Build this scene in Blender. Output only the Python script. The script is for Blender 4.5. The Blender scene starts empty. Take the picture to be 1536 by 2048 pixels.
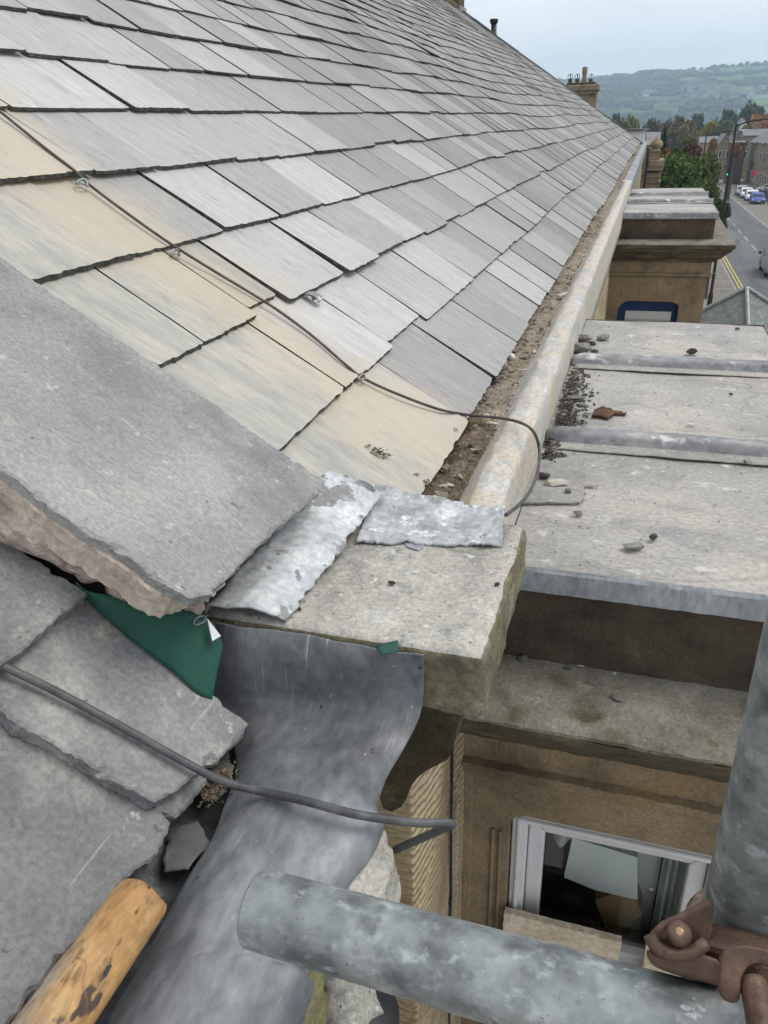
import bpy, bmesh, math, random
from mathutils import Vector, Matrix, noise
random.seed(7)
S = bpy.context.scene
COL = S.collection
rad = math.radians

# ------------------------------------------------------------------ camera, sky, sun, exposure
PITCH, YAW, ROLL, FPX = 26.4, 18.4, 2.2, 1550.0
p_, y_, r_ = rad(PITCH), rad(YAW), rad(ROLL)
FWD = Vector((-math.sin(y_)*math.cos(p_), math.cos(y_)*math.cos(p_), -math.sin(p_)))
R0 = Vector((math.cos(y_), math.sin(y_), 0)); U0 = R0.cross(FWD)
RIGHT = R0*math.cos(r_) - U0*math.sin(r_); UP = RIGHT.cross(FWD)
cd = bpy.data.cameras.new('camera'); cam = bpy.data.objects.new('camera', cd); COL.objects.link(cam)
cam.matrix_world = Matrix(((RIGHT.x, UP.x, -FWD.x, 0), (RIGHT.y, UP.y, -FWD.y, 0), (RIGHT.z, UP.z, -FWD.z, 0), (0, 0, 0, 1)))
cd.sensor_fit = 'VERTICAL'; cd.sensor_height = 36; cd.lens = FPX/2048*36
cd.clip_start = 0.02; cd.clip_end = 20000
S.camera = cam
S.cycles.volume_bounces = 1
S.render.resolution_x, S.render.resolution_y = 768, 1024

SUN_EL, SUN_AZ = 58, 65          # azimuth measured from +Y towards +X
w = bpy.data.worlds.new('World'); S.world = w; w.use_nodes = True
nt = w.node_tree; nt.nodes.clear()
def wn(t, **k):
    n = nt.nodes.new(t)
    for a, b in k.items(): setattr(n, a, b)
    return n
out = wn('ShaderNodeOutputWorld'); mixs = wn('ShaderNodeMixShader')
b1 = wn('ShaderNodeBackground'); b2 = wn('ShaderNodeBackground')
sky = wn('ShaderNodeTexSky', sky_type='NISHITA', sun_disc=False, sun_elevation=rad(SUN_EL), sun_rotation=rad(SUN_AZ))
b1.inputs['Strength'].default_value = 0.12
nt.links.new(sky.outputs[0], b1.inputs['Color'])
tcw = wn('ShaderNodeTexCoord'); mpw = wn('ShaderNodeMapping'); mpw.inputs['Scale'].default_value = (1.8, 1.8, 7.0)
nzw = wn('ShaderNodeTexNoise'); nzw.inputs['Scale'].default_value = 1.5; nzw.inputs['Detail'].default_value = 6
rpw = wn('ShaderNodeValToRGB')
rpw.color_ramp.elements[0].position = 0.34; rpw.color_ramp.elements[0].color = (0.745, 0.78, 0.845, 1)
rpw.color_ramp.elements[1].position = 0.66; rpw.color_ramp.elements[1].color = (0.925, 0.925, 0.925, 1)
nt.links.new(tcw.outputs['Generated'], mpw.inputs[0]); nt.links.new(mpw.outputs[0], nzw.inputs['Vector'])
nt.links.new(nzw.outputs['Fac'], rpw.inputs[0]); nt.links.new(rpw.outputs[0], b2.inputs['Color'])
b2.inputs['Strength'].default_value = 0.90
mixs.inputs[0].default_value = 0.86
nt.links.new(b1.outputs[0], mixs.inputs[1]); nt.links.new(b2.outputs[0], mixs.inputs[2]); nt.links.new(mixs.outputs[0], out.inputs[0])
sl = bpy.data.lights.new('sun', 'SUN'); so = bpy.data.objects.new('sun', sl); COL.objects.link(so)
sl.energy = 1.5; sl.angle = rad(35); sl.color = (1.0, 0.955, 0.88)
sd = Vector((math.sin(rad(SUN_AZ))*math.cos(rad(SUN_EL)), math.cos(rad(SUN_AZ))*math.cos(rad(SUN_EL)), math.sin(rad(SUN_EL))))
so.rotation_euler = sd.to_track_quat('Z', 'Y').to_euler(); so.location = (0, 0, 30)
S.view_settings.view_transform = 'Standard'; S.view_settings.look = 'None'
S.view_settings.exposure = 0.50; S.view_settings.gamma = 1.0; S.view_settings.use_curve_mapping = False

# ------------------------------------------------------------------ pixel rays (1536 x 2048)
def ray(px, py): return FWD + RIGHT*((px-768)/FPX) - UP*((py-1024)/FPX)
def onZ(px, py, z): d = ray(px, py); return d*(z/d.z)
def onY(px, py, y): d = ray(px, py); return d*(y/d.y)
def onX(px, py, x): d = ray(px, py); return d*(x/d.x)
TH = rad(34)
P0 = Vector((-.355, 0, -.634)); RU = Vector((-math.cos(TH), 0, math.sin(TH))); RN = Vector((math.sin(TH), 0, math.cos(TH)))
def onR(px, py, off=0): d = ray(px, py); return d*((P0.dot(RN)+off)/d.dot(RN))
def RP(Y, s, o=0): return P0 + RU*s + RN*o + Vector((0, Y, 0))
def nz(x, y=0, z=0): return noise.noise(Vector((x, y, z)))
def rnd(a, b): return random.uniform(a, b)
GZ = -10.5                        # street level below the eye

# ------------------------------------------------------------------ materials
def mat(name, stops, scale=6, detail=6, rough=.85, bump=.3, bscale=40, bdist=.004, layers=(), var=.0, stretch=(1, 1, 1),
        roof=False, metallic=0, spec=.3, fine=0, seed=0.0, rvar=0.0, nrough=.62, famp=.24):
    m = bpy.data.materials.new(name); m.use_nodes = True
    t = m.node_tree; N = t.nodes; L = t.links
    bs = N['Principled BSDF']
    tc = N.new('ShaderNodeTexCoord'); vec = tc.outputs['Object']
    if roof:
        cs = N.new('ShaderNodeCombineXYZ')
        for i, a in enumerate((RU, Vector((0, 1, 0)), RN)):
            dp = N.new('ShaderNodeVectorMath'); dp.operation = 'DOT_PRODUCT'; dp.inputs[1].default_value = a
            L.new(tc.outputs['Object'], dp.inputs[0]); L.new(dp.outputs['Value'], cs.inputs[i])
        vec = cs.outputs[0]
    raw = vec
    mp = N.new('ShaderNodeMapping'); mp.inputs['Scale'].default_value = stretch; mp.inputs['Location'].default_value = (seed, seed*1.7, seed*.3)
    L.new(vec, mp.inputs[0]); vec = mp.outputs[0]
    def noi(sc, de=8, off=0, v=None):
        n = N.new('ShaderNodeTexNoise'); n.inputs['Scale'].default_value = sc; n.inputs['Detail'].default_value = de
        n.inputs['Roughness'].default_value = nrough
        src = v or vec
        if off:
            a = N.new('ShaderNodeVectorMath'); a.operation = 'ADD'; a.inputs[1].default_value = (off, off*.7, -off)
            L.new(src, a.inputs[0]); src = a.outputs[0]
        L.new(src, n.inputs['Vector']); return n.outputs['Fac']
    cr = N.new('ShaderNodeValToRGB'); el = cr.color_ramp.elements
    lo, hi = .3, .7
    for i, c in enumerate(stops):
        pos = lo+(hi-lo)*i/max(1, len(stops)-1)
        e = el[i] if i < 2 else el.new(pos)
        e.position = pos; e.color = (*c, 1)
    L.new(noi(scale, detail), cr.inputs[0]); col = cr.outputs[0]
    if fine:
        cr.color_ramp.interpolation = 'EASE'
    k = 0
    for ly in layers:
        c, sc, a, b = ly[:4]; k += 1
        if len(ly) > 4 and ly[4] == 'scr':      # straight scratches at an angle
            ms = N.new('ShaderNodeMapping'); ms.inputs['Rotation'].default_value = (0, 0, ly[6]); ms.inputs['Scale'].default_value = (sc*14, sc*.6, sc*.6); L.new(raw, ms.inputs[0]); f = noi(1, 3, 2.3*k, ms.outputs[0])
        else: f = noi(sc, 2 if (len(ly) > 4 and ly[4] == 'line') else 4, 3.1*k)
        mr = N.new('ShaderNodeMapRange'); mr.inputs[1].default_value = a; mr.inputs[2].default_value = b
        if len(ly) > 4 and ly[4] == 'line':
            s1 = N.new('ShaderNodeMath'); s1.operation = 'SUBTRACT'; s1.inputs[1].default_value = .5; L.new(f, s1.inputs[0])
            s2 = N.new('ShaderNodeMath'); s2.operation = 'ABSOLUTE'; L.new(s1.outputs[0], s2.inputs[0]); f = s2.outputs[0]
            mr.inputs[3].default_value = ly[5] if len(ly) > 5 else 1; mr.inputs[4].default_value = 0
        if len(ly) > 4 and ly[4] == 'scr': mr.inputs[4].default_value = ly[5]
        L.new(f, mr.inputs[0])
        mx = N.new('ShaderNodeMix'); mx.data_type = 'RGBA'; L.new(mr.outputs[0], mx.inputs[0]); L.new(col, mx.inputs[6]); mx.inputs[7].default_value = (*c, 1)
        col = mx.outputs[2]
    if fine:
        f = noi(fine, 3, 11)
        mr = N.new('ShaderNodeMapRange'); mr.inputs[1].default_value = .3; mr.inputs[2].default_value = .7; mr.inputs[3].default_value = 1-famp; mr.inputs[4].default_value = 1+famp*.9
        L.new(f, mr.inputs[0])
        mx = N.new('ShaderNodeVectorMath'); mx.operation = 'SCALE'; L.new(col, mx.inputs[0]); L.new(mr.outputs[0], mx.inputs['Scale']); col = mx.outputs[0]
    if var:
        oi = N.new('ShaderNodeObjectInfo'); ge = N.new('ShaderNodeNewGeometry')
        ad = N.new('ShaderNodeMath'); ad.operation = 'ADD'; L.new(oi.outputs['Random'], ad.inputs[0]); L.new(ge.outputs['Random Per Island'], ad.inputs[1])
        fr = N.new('ShaderNodeMath'); fr.operation = 'FRACT'; L.new(ad.outputs[0], fr.inputs[0])
        mr = N.new('ShaderNodeMapRange'); mr.inputs[3].default_value = 1-var; mr.inputs[4].default_value = 1+var; L.new(fr.outputs[0], mr.inputs[0])
        mx = N.new('ShaderNodeVectorMath'); mx.operation = 'SCALE'; L.new(col, mx.inputs[0]); L.new(mr.outputs[0], mx.inputs['Scale']); col = mx.outputs[0]
    L.new(col, bs.inputs['Base Color'])
    bs.inputs['Roughness'].default_value = rough; bs.inputs['Metallic'].default_value = metallic
    bs.inputs['Specular IOR Level'].default_value = spec
    if rvar:
        mr = N.new('ShaderNodeMapRange'); mr.inputs[3].default_value = rough-rvar; mr.inputs[4].default_value = min(1, rough+rvar); L.new(noi(scale*2.3, 5, 7), mr.inputs[0]); L.new(mr.outputs[0], bs.inputs['Roughness'])
    if bump:
        bp = N.new('ShaderNodeBump'); bp.inputs['Strength'].default_value = bump; bp.inputs['Distance'].default_value = bdist
        L.new(noi(bscale, 5, 5), bp.inputs['Height']); L.new(bp.outputs[0], bs.inputs['Normal'])
    return m
def flat(name, c, rough=.6, metallic=0, emit=0, spec=.4):
    m = bpy.data.materials.new(name); m.use_nodes = True; b = m.node_tree.nodes['Principled BSDF']
    b.inputs['Base Color'].default_value = (*c, 1); b.inputs['Roughness'].default_value = rough; b.inputs['Metallic'].default_value = metallic
    b.inputs['Specular IOR Level'].default_value = spec
    if emit: b.inputs['Emission Color'].default_value = (*c, 1); b.inputs['Emission Strength'].default_value = emit
    return m
def g(v, t=0.0): return (v*(1+t), v, v*(1-t))

M = {}
M['slate'] = mat('slate', [g(.28, .02), g(.325, .025), g(.37, .03)], scale=11, stretch=(.5, 2.6, 1), roof=True, rough=.7, bump=.6, bscale=26, bdist=.005,
                 layers=[((.22, .215, .21), 22, .62, .72), ((.46, .455, .44), 70, .66, .72), ((.15, .145, .14), 45, .70, .73), ((.19, .185, .18), 3.2, 0, .006, 'line', .55)], var=.25, fine=75, spec=.45, rvar=.12, famp=.10)
M['slate_edge'] = mat('sooty_slate_edge', [(.03, .028, .026), (.065, .062, .056), (.15, .145, .135)], scale=70, rough=.9, bump=1, bscale=160, bdist=.004)
# cream stain and grey-blue weathering on the slates beside the coping: a band of dirt with its own shape; the base tone is also graded along Y
def slate_stain_and_grade(m):
    t = m.node_tree; N = t.nodes; L = t.links; bs = N['Principled BSDF']
    src = bs.inputs['Base Color'].links[0].from_socket
    tc = N.new('ShaderNodeTexCoord'); sp = N.new('ShaderNodeSeparateXYZ'); L.new(tc.outputs['Object'], sp.inputs[0])
    nn = N.new('ShaderNodeTexNoise'); nn.inputs['Scale'].default_value = 5; nn.inputs['Detail'].default_value = 7; L.new(tc.outputs['Object'], nn.inputs['Vector'])
    ma = N.new('ShaderNodeMath'); ma.operation = 'MULTIPLY_ADD'; ma.inputs[1].default_value = .42; L.new(nn.outputs['Fac'], ma.inputs[0]); L.new(sp.outputs['Y'], ma.inputs[2])
    def mix(lo, hi, colr, fromc, up=None):
        a = N.new('ShaderNodeMapRange'); a.inputs[1].default_value = lo; a.inputs[2].default_value = hi; a.inputs[3].default_value = 1; a.inputs[4].default_value = 0
        L.new(ma.outputs[0], a.inputs[0]); f = a.outputs[0]
        if up:
            b = N.new('ShaderNodeMapRange'); b.inputs[1].default_value = up[0]; b.inputs[2].default_value = up[1]; L.new(ma.outputs[0], b.inputs[0])
            q = N.new('ShaderNodeMath'); q.operation = 'MULTIPLY'; L.new(f, q.inputs[0]); L.new(b.outputs[0], q.inputs[1]); f = q.outputs[0]
        q = N.new('ShaderNodeMath'); q.operation = 'MULTIPLY'; q.inputs[1].default_value = .74; L.new(f, q.inputs[0]); f = q.outputs[0]
        mx = N.new('ShaderNodeMix'); mx.data_type = 'RGBA'; L.new(f, mx.inputs[0]); L.new(fromc, mx.inputs[6])
        if isinstance(colr, tuple): mx.inputs[7].default_value = (*colr, 1)
        else: L.new(colr, mx.inputs[7])
        return mx.outputs[2]
    gn = N.new('ShaderNodeTexNoise'); gn.inputs['Scale'].default_value = 7; gn.inputs['Detail'].default_value = 9; gn.inputs['Roughness'].default_value = .7
    mp = N.new('ShaderNodeMapping'); mp.inputs['Rotation'].default_value = (0, TH, 0); mp.inputs['Scale'].default_value = (.8, 5, 2)
    L.new(tc.outputs['Object'], mp.inputs[0]); L.new(mp.outputs[0], gn.inputs['Vector'])
    cr = N.new('ShaderNodeValToRGB'); cr.color_ramp.elements[0].position = .38; cr.color_ramp.elements[0].color = (.25, .262, .265, 1)
    cr.color_ramp.elements[1].position = .62; cr.color_ramp.elements[1].color = (.44, .43, .385, 1); L.new(gn.outputs['Fac'], cr.inputs[0])
    yr = N.new('ShaderNodeMapRange'); yr.inputs[1].default_value = 1.3; yr.inputs[2].default_value = 6.0; yr.inputs[3].default_value = 1.16; yr.inputs[4].default_value = .68; yr.interpolation_type = 'SMOOTHSTEP'  # base tone scaled along Y: paler near the coping, darker farther along the roof
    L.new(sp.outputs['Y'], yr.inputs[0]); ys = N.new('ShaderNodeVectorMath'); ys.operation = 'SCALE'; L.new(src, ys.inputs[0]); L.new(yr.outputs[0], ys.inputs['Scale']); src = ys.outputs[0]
    st = N.new('ShaderNodeTexNoise'); st.inputs['Scale'].default_value = 16; st.inputs['Detail'].default_value = 8; st.inputs['Roughness'].default_value = .72
    m9 = N.new('ShaderNodeMapping'); m9.inputs['Rotation'].default_value = (0, TH, 0); m9.inputs['Scale'].default_value = (.5, 3, 2); L.new(tc.outputs['Object'], m9.inputs[0]); L.new(m9.outputs[0], st.inputs['Vector'])
    oi = N.new('ShaderNodeObjectInfo'); o1 = N.new('ShaderNodeMath'); o1.operation = 'MULTIPLY_ADD'; o1.inputs[1].default_value = .07; L.new(oi.outputs['Random'], o1.inputs[0]); L.new(ma.outputs[0], o1.inputs[2])
    o2 = N.new('ShaderNodeMath'); o2.operation = 'MULTIPLY_ADD'; o2.inputs[1].default_value = .55; L.new(st.outputs['Fac'], o2.inputs[0]); L.new(o1.outputs[0], o2.inputs[2]); ma = o2
    c = mix(2.02, 2.24, (.475, .41, .295), src)
    c = mix(1.82, 1.95, cr.outputs[0], c)
    L.new(c, bs.inputs['Base Color'])
slate_stain_and_grade(M['slate'])
M['deck'] = flat('roof_underlay', (.03, .028, .026), .95)
M['lead_old'] = mat('old_lead', [(.30, .31, .32), (.44, .45, .45), (.56, .56, .54)], scale=7, rough=.6, bump=.35, bscale=22, bdist=.006,
                    layers=[((.50, .45, .36), 5, .50, .66), ((.25, .27, .29), 9, .62, .75), ((.66, .66, .64), 30, .62, .72)], fine=70, metallic=.15, rvar=.12)
M['lead_gutter'] = mat('gutter_lead', [(.36, .355, .34), (.46, .45, .425), (.54, .525, .49)], scale=9, rough=.75, bump=.6, bscale=35, bdist=.006,
                    layers=[((.50, .43, .33), 7, .46, .62), ((.30, .31, .32), 14, .60, .72), ((.62, .61, .58), 40, .63, .70), ((.22, .19, .15), 90, .67, .71)], fine=120, metallic=.05)
M['lead_flat'] = mat('bay_roof_lead', [(.27, .262, .245), (.335, .322, .30), (.395, .378, .35)], scale=3, rough=.6, bump=.3, bscale=14, bdist=.005,
                    layers=[((.44, .40, .35), 2.5, .5, .66), ((.50, .49, .46), 17, .60, .70), ((.22, .215, .205), 5, .58, .75), ((.58, .57, .54), 60, .68, .72), ((.17, .15, .13), 110, .69, .72), ((.24, .23, .22), 2.0, 0, .02, 'line', .5)], fine=90, metallic=.1, rvar=.1, stretch=(1, 1.3, 1))
M['lead_roll'] = mat('lead_roll_cap', [(.155, .157, .16), (.24, .243, .245), (.33, .33, .325)], scale=10, rough=.5, bump=.3, bscale=30,
                    layers=[((.55, .54, .52), 22, .58, .66), ((.10, .105, .11), 8, .62, .72)], metallic=.3, fine=60, stretch=(.6, 1, 1))
M['lead_new'] = mat('new_lead', [(.085, .09, .098), (.15, .157, .168), (.225, .232, .245)], scale=5.5, rough=.58, bump=.3, bscale=12, bdist=.012,
                    layers=[((.245, .25, .26), 9, .54, .76), ((.075, .078, .085), 4, .58, .72), ((.45, .43, .38), 40, .70, .74), ((.42, .43, .44), 10, .68, .72, 'scr', .7, .5), ((.38, .39, .40), 14, .68, .73, 'scr', .6, -.7), ((.36, .37, .38), 22, .66, .72, 'scr', .45, 1.3), ((.05, .05, .052), 30, .70, .73), ((.25, .257, .268), 3, .58, .68), ((.36, .365, .37), 24, .68, .73)], metallic=.25, fine=45, rvar=.12, stretch=(1.4, .8, 1))
M['lead_white'] = mat('oxidised_lead', [(.22, .225, .225), (.46, .48, .49), (.62, .64, .64)], scale=11, rough=.6, bump=.4, bscale=40, bdist=.005,
                    layers=[((.235, .235, .23), 13, .565, .585), ((.42, .44, .46), 24, .52, .62), ((.13, .135, .14), 9, .66, .70)], fine=80)
M['lead_white2'] = mat('oxidised_lead_flap', [(.24, .25, .26), (.38, .395, .405), (.58, .60, .61)], scale=16, rough=.6, bump=.4, bscale=50, bdist=.004,
                    layers=[((.30, .31, .32), 9, .54, .62), ((.64, .66, .67), 26, .58, .64), ((.10, .10, .10), 40, .68, .71), ((.26, .265, .26), 14, .64, .66)], fine=80, seed=4)
M['kneeler'] = mat('kneeler_sandstone', [(.275, .263, .235), (.395, .38, .34), (.50, .482, .44)], scale=9, rough=.95, bump=.9, bscale=110, bdist=.004,
                    layers=[((.21, .20, .18), 7, .56, .72), ((.54, .50, .40), 20, .60, .72), ((.24, .235, .215), 30, .58, .68), ((.09, .085, .07), 80, .66, .70), ((.56, .54, .48), 60, .62, .68)], fine=170)
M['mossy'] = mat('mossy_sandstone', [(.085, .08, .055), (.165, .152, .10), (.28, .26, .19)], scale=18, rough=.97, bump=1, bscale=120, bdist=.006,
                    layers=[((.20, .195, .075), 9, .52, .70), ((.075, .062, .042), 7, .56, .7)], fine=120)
M['slab'] = mat('coping_slab_stone', [(.20, .198, .194), (.27, .267, .26), (.345, .34, .325)], scale=4, rough=.72, bump=.9, bscale=75, bdist=.005,
                    layers=[((.36, .35, .325), 9, .60, .75), ((.15, .155, .16), 3, .55, .7), ((.46, .445, .42), 16, .66, .70), ((.12, .12, .118), 34, .68, .71), ((.15, .15, .148), 12, .70, .74, 'scr', .6, .9), ((.40, .39, .36), 40, .64, .69)], fine=160, spec=.4, stretch=(.8, 1.4, 1))
M['bigslate'] = mat('stone_slate', [(.12, .121, .123), (.175, .175, .176), (.25, .248, .242)], scale=4.5, rough=.62, bump=.8, bscale=60, bdist=.005,
                    layers=[((.31, .30, .275), 5, .56, .72), ((.14, .145, .155), 4, .56, .68), ((.36, .355, .34), 30, .66, .71), ((.37, .365, .35), 14, .68, .73, 'scr', .5, .8), ((.10, .10, .10), 40, .68, .71), ((.35, .315, .25), 12, .60, .72)], fine=150, var=.12, spec=.45)
M['mortar'] = mat('cream_mortar', [(.36, .30, .25), (.50, .43, .35), (.58, .51, .42)], scale=16, rough=.95, bump=.9, bscale=60, bdist=.006,
                    layers=[((.20, .185, .165), 10, .58, .68)], fine=90)
M['rubble'] = mat('pink_rubble', [(.20, .155, .13), (.36, .29, .25), (.46, .39, .34)], scale=14, rough=.95, bump=1, bscale=45, bdist=.01, fine=70)
M['green'] = None
M['moss'] = mat('moss', [(.05, .055, .02), (.10, .11, .04), (.17, .17, .07)], scale=60, rough=1, bump=1, bscale=160, bdist=.006)
M['soil'] = mat('gutter_soil', [(.085, .068, .05), (.17, .135, .095), (.29, .235, .165)], scale=26, rough=1, bump=1, bscale=120, bdist=.008,
                    layers=[((.06, .06, .03), 5, .55, .65), ((.40, .35, .27), 55, .64, .70)], fine=200)
M['silt'] = mat('gutter_silt', [(.19, .16, .12), (.28, .24, .18), (.39, .345, .27)], scale=16, rough=1, bump=1, bscale=90, bdist=.008,
                    layers=[((.11, .10, .07), 9, .56, .66), ((.55, .51, .43), 45, .63, .69)], fine=160)
M['dirt'] = mat('black_dirt', [(.035, .032, .028), (.075, .068, .06), (.13, .12, .105)], scale=30, rough=1, bump=.8, bscale=90, var=.5)
M['chip'] = mat('slate_chip', [(.10, .095, .088), (.20, .19, .17), (.31, .29, .26)], scale=30, rough=.9, bump=.7, bscale=90, var=.35)
M['palechip'] = mat('pale_chip', [(.36, .33, .27), (.48, .45, .39), (.56, .53, .47)], scale=30, rough=.9, bump=.7, bscale=90, var=.15)
M['rust'] = mat('rusty_iron', [(.05, .028, .02), (.10, .05, .03), (.16, .085, .05)], scale=30, rough=.85, bump=.6, bscale=90, metallic=.2)
M['coupler'] = mat('rusty_coupler', [(.05, .028, .02), (.10, .058, .040), (.18, .115, .08)], scale=30, rough=.55, bump=.6, bscale=90, bdist=.003,
                    layers=[((.09, .04, .025), 8, .52, .68), ((.27, .21, .165), 22, .60, .70), ((.03, .018, .014), 40, .66, .70)], metallic=.3, fine=60, spec=.5)
M['brass'] = flat('worn_rivet', (.42, .30, .16), .4, .7)
M['galv'] = mat('galvanised_steel', [(.14, .155, .153), (.27, .292, .288), (.42, .445, .438)], scale=30, rough=.5, bump=.12, bscale=40, bdist=.002,
                    layers=[((.42, .45, .45), 90, .55, .68), ((.14, .155, .158), 42, .54, .70), ((.50, .53, .53), 60, .66, .72), ((.19, .185, .17), 120, .66, .69)], metallic=.45, fine=40, rvar=.12, stretch=(.8, 1, 1))
M['wood'] = mat('weathered_wood', [(.20, .11, .045), (.38, .215, .085), (.48, .31, .145)], scale=16, rough=.6, bump=.35, bscale=40, bdist=.003,
                    layers=[((.34, .28, .21), 9, .45, .62), ((.16, .095, .045), 40, .56, .66), ((.08, .055, .045), 16, .635, .66), ((.05, .045, .045), 34, .63, .66), ((.20, .11, .05), 12, 0, .012, 'line', .6)], fine=110, stretch=(1.6, .55, 1))
M['woodend'] = mat('cut_wood_end', [(.34, .27, .18), (.44, .36, .25), (.52, .44, .33)], scale=30, rough=.8, bump=.4, bscale=90)
M['cable'] = mat('grey_cable', [(.05, .052, .055), (.075, .078, .08), (.12, .12, .12)], scale=40, rough=.5, bump=.1, bscale=80)
M['wire'] = mat('dull_wire', [(.05, .048, .043), (.08, .076, .068), (.12, .115, .10)], scale=40, rough=.5, bump=.1, bscale=90, metallic=.2)
M['black'] = mat('black_paint', [(.012, .013, .014), (.02, .021, .022), (.035, .036, .036)], scale=20, rough=.45, bump=.1)
def sandstone(name, a, seed, dark=.5):
    return mat(name, [tuple(c*.62 for c in a), a, tuple(c*1.28 for c in a)], scale=5, rough=.95, bump=.7, bscale=90, bdist=.004,
               layers=[(tuple(c*dark for c in a), 3.5, .52, .68), ((a[0]*1.25, a[1]*1.05, a[2]*.75), 4, .58, .72), (tuple(c*.3 for c in a), 60, .70, .75)], fine=150, seed=seed)
M['bay_stone'] = sandstone('bay_sandstone', (.215, .165, .105), 1)
M['corbel'] = mat('dark_mossy_corbel', [(.03, .027, .016), (.06, .052, .03), (.12, .10, .06)], scale=22, rough=1, bump=1, bscale=130, bdist=.006, layers=[((.12, .11, .045), 9, .56, .7)], fine=150)  # darker brown-green than the kneeler sides, with moss patches
M['block_dark'] = mat('sooty_parapet_stone', [(.04, .032, .024), (.075, .058, .042), (.12, .095, .07)], scale=9, rough=1, bump=1, bscale=150, bdist=.004,
                      layers=[((.09, .065, .042), 4, .55, .7), ((.035, .03, .025), 3, .55, .68)], fine=220)
M['ledge'] = mat('cornice_ledge_stone', [(.12, .11, .085), (.20, .185, .15), (.28, .26, .215)], scale=9, rough=1, bump=.9, bscale=100, bdist=.005,
                 layers=[((.085, .08, .05), 6, .56, .68), ((.34, .32, .27), 40, .66, .72)], fine=150)
M['cornice'] = mat('sooty_cornice_stone', [(.035, .03, .02), (.085, .07, .045), (.16, .13, .085)], scale=10, rough=1, bump=.8, bscale=100, bdist=.005,
                   layers=[((.09, .085, .04), 7, .56, .7)], fine=150, stretch=(.6, .6, 2.5))
# tooled wall: slanting chisel grooves cut into pale sandstone
def tooled(name):
    m = mat(name, [(.27, .20, .11), (.40, .32, .20), (.47, .385, .255)], scale=5, rough=.95, bump=0, fine=90, layers=[((.22, .18, .12), 3, .58, .72)])
    t = m.node_tree; N = t.nodes; L = t.links; bs = N['Principled BSDF']
    tc = N.new('ShaderNodeTexCoord'); mp = N.new('ShaderNodeMapping'); mp.inputs['Rotation'].default_value = (rad(-62), 0, 0)
    wv = N.new('ShaderNodeTexWave'); wv.bands_direction = 'Y'; wv.inputs['Scale'].default_value = 19; wv.inputs['Distortion'].default_value = 5.0; wv.inputs['Detail'].default_value = 3; wv.inputs['Detail Scale'].default_value = .8
    L.new(tc.outputs['Object'], mp.inputs[0]); L.new(mp.outputs[0], wv.inputs['Vector'])
    bp = N.new('ShaderNodeBump'); bp.inputs['Strength'].default_value = .8; bp.inputs['Distance'].default_value = .007
    L.new(wv.outputs['Fac'], bp.inputs['Height']); L.new(bp.outputs[0], bs.inputs['Normal'])
    return m
M['tooled'] = tooled('tooled_sandstone')
M['upvc'] = mat('white_upvc', [(.50, .50, .51), (.58, .58, .59), (.64, .64, .65)], scale=4, rough=.4, bump=.03, layers=[((.30, .29, .27), 30, .66, .74)])
def glass(name, tint=(.9, .95, .95), spots=False):
    m = bpy.data.materials.new(name); m.use_nodes = True; N = m.node_tree.nodes; L = m.node_tree.links
    o = N['Material Output']; N.remove(N['Principled BSDF'])
    tr = N.new('ShaderNodeBsdfTransparent'); tr.inputs[0].default_value = (*tint, 1); gl = N.new('ShaderNodeBsdfGlossy'); gl.inputs['Roughness'].default_value = .03
    fr = N.new('ShaderNodeFresnel'); fr.inputs['IOR'].default_value = 1.5; mx = N.new('ShaderNodeMixShader')
    L.new(fr.outputs[0], mx.inputs[0]); L.new(tr.outputs[0], mx.inputs[1]); L.new(gl.outputs[0], mx.inputs[2]); L.new(mx.outputs[0], o.inputs[0])
    if spots:
        tc = N.new('ShaderNodeTexCoord'); n = N.new('ShaderNodeTexVoronoi'); n.inputs['Scale'].default_value = 26; L.new(tc.outputs['Object'], n.inputs['Vector'])
        mr = N.new('ShaderNodeMapRange'); mr.inputs[1].default_value = .10; mr.inputs[2].default_value = .16; mr.inputs[3].default_value = .45; mr.inputs[4].default_value = 0.02; L.new(n.outputs['Distance'], mr.inputs[0])
        n2 = N.new('ShaderNodeTexNoise'); n2.inputs['Scale'].default_value = 9; L.new(tc.outputs['Object'], n2.inputs['Vector'])
        m2 = N.new('ShaderNodeMapRange'); m2.inputs[1].default_value = .5; m2.inputs[2].default_value = .6; L.new(n2.outputs['Fac'], m2.inputs[0])
        mu = N.new('ShaderNodeMath'); mu.operation = 'MULTIPLY'; L.new(mr.outputs[0], mu.inputs[0]); L.new(m2.outputs[0], mu.inputs[1])
        df = N.new('ShaderNodeBsdfDiffuse'); df.inputs[0].default_value = (.6, .6, .58, 1); m3 = N.new('ShaderNodeMixShader')
        L.new(mu.outputs[0], m3.inputs[0]); L.new(mx.outputs[0], m3.inputs[1]); L.new(df.outputs[0], m3.inputs[2]); L.new(m3.outputs[0], o.inputs[0])
    return m
M['glass'] = glass('window_glass', spots=True)
M['darkglass'] = flat('dark_glass', (.02, .025, .03), .08, spec=.6)

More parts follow.
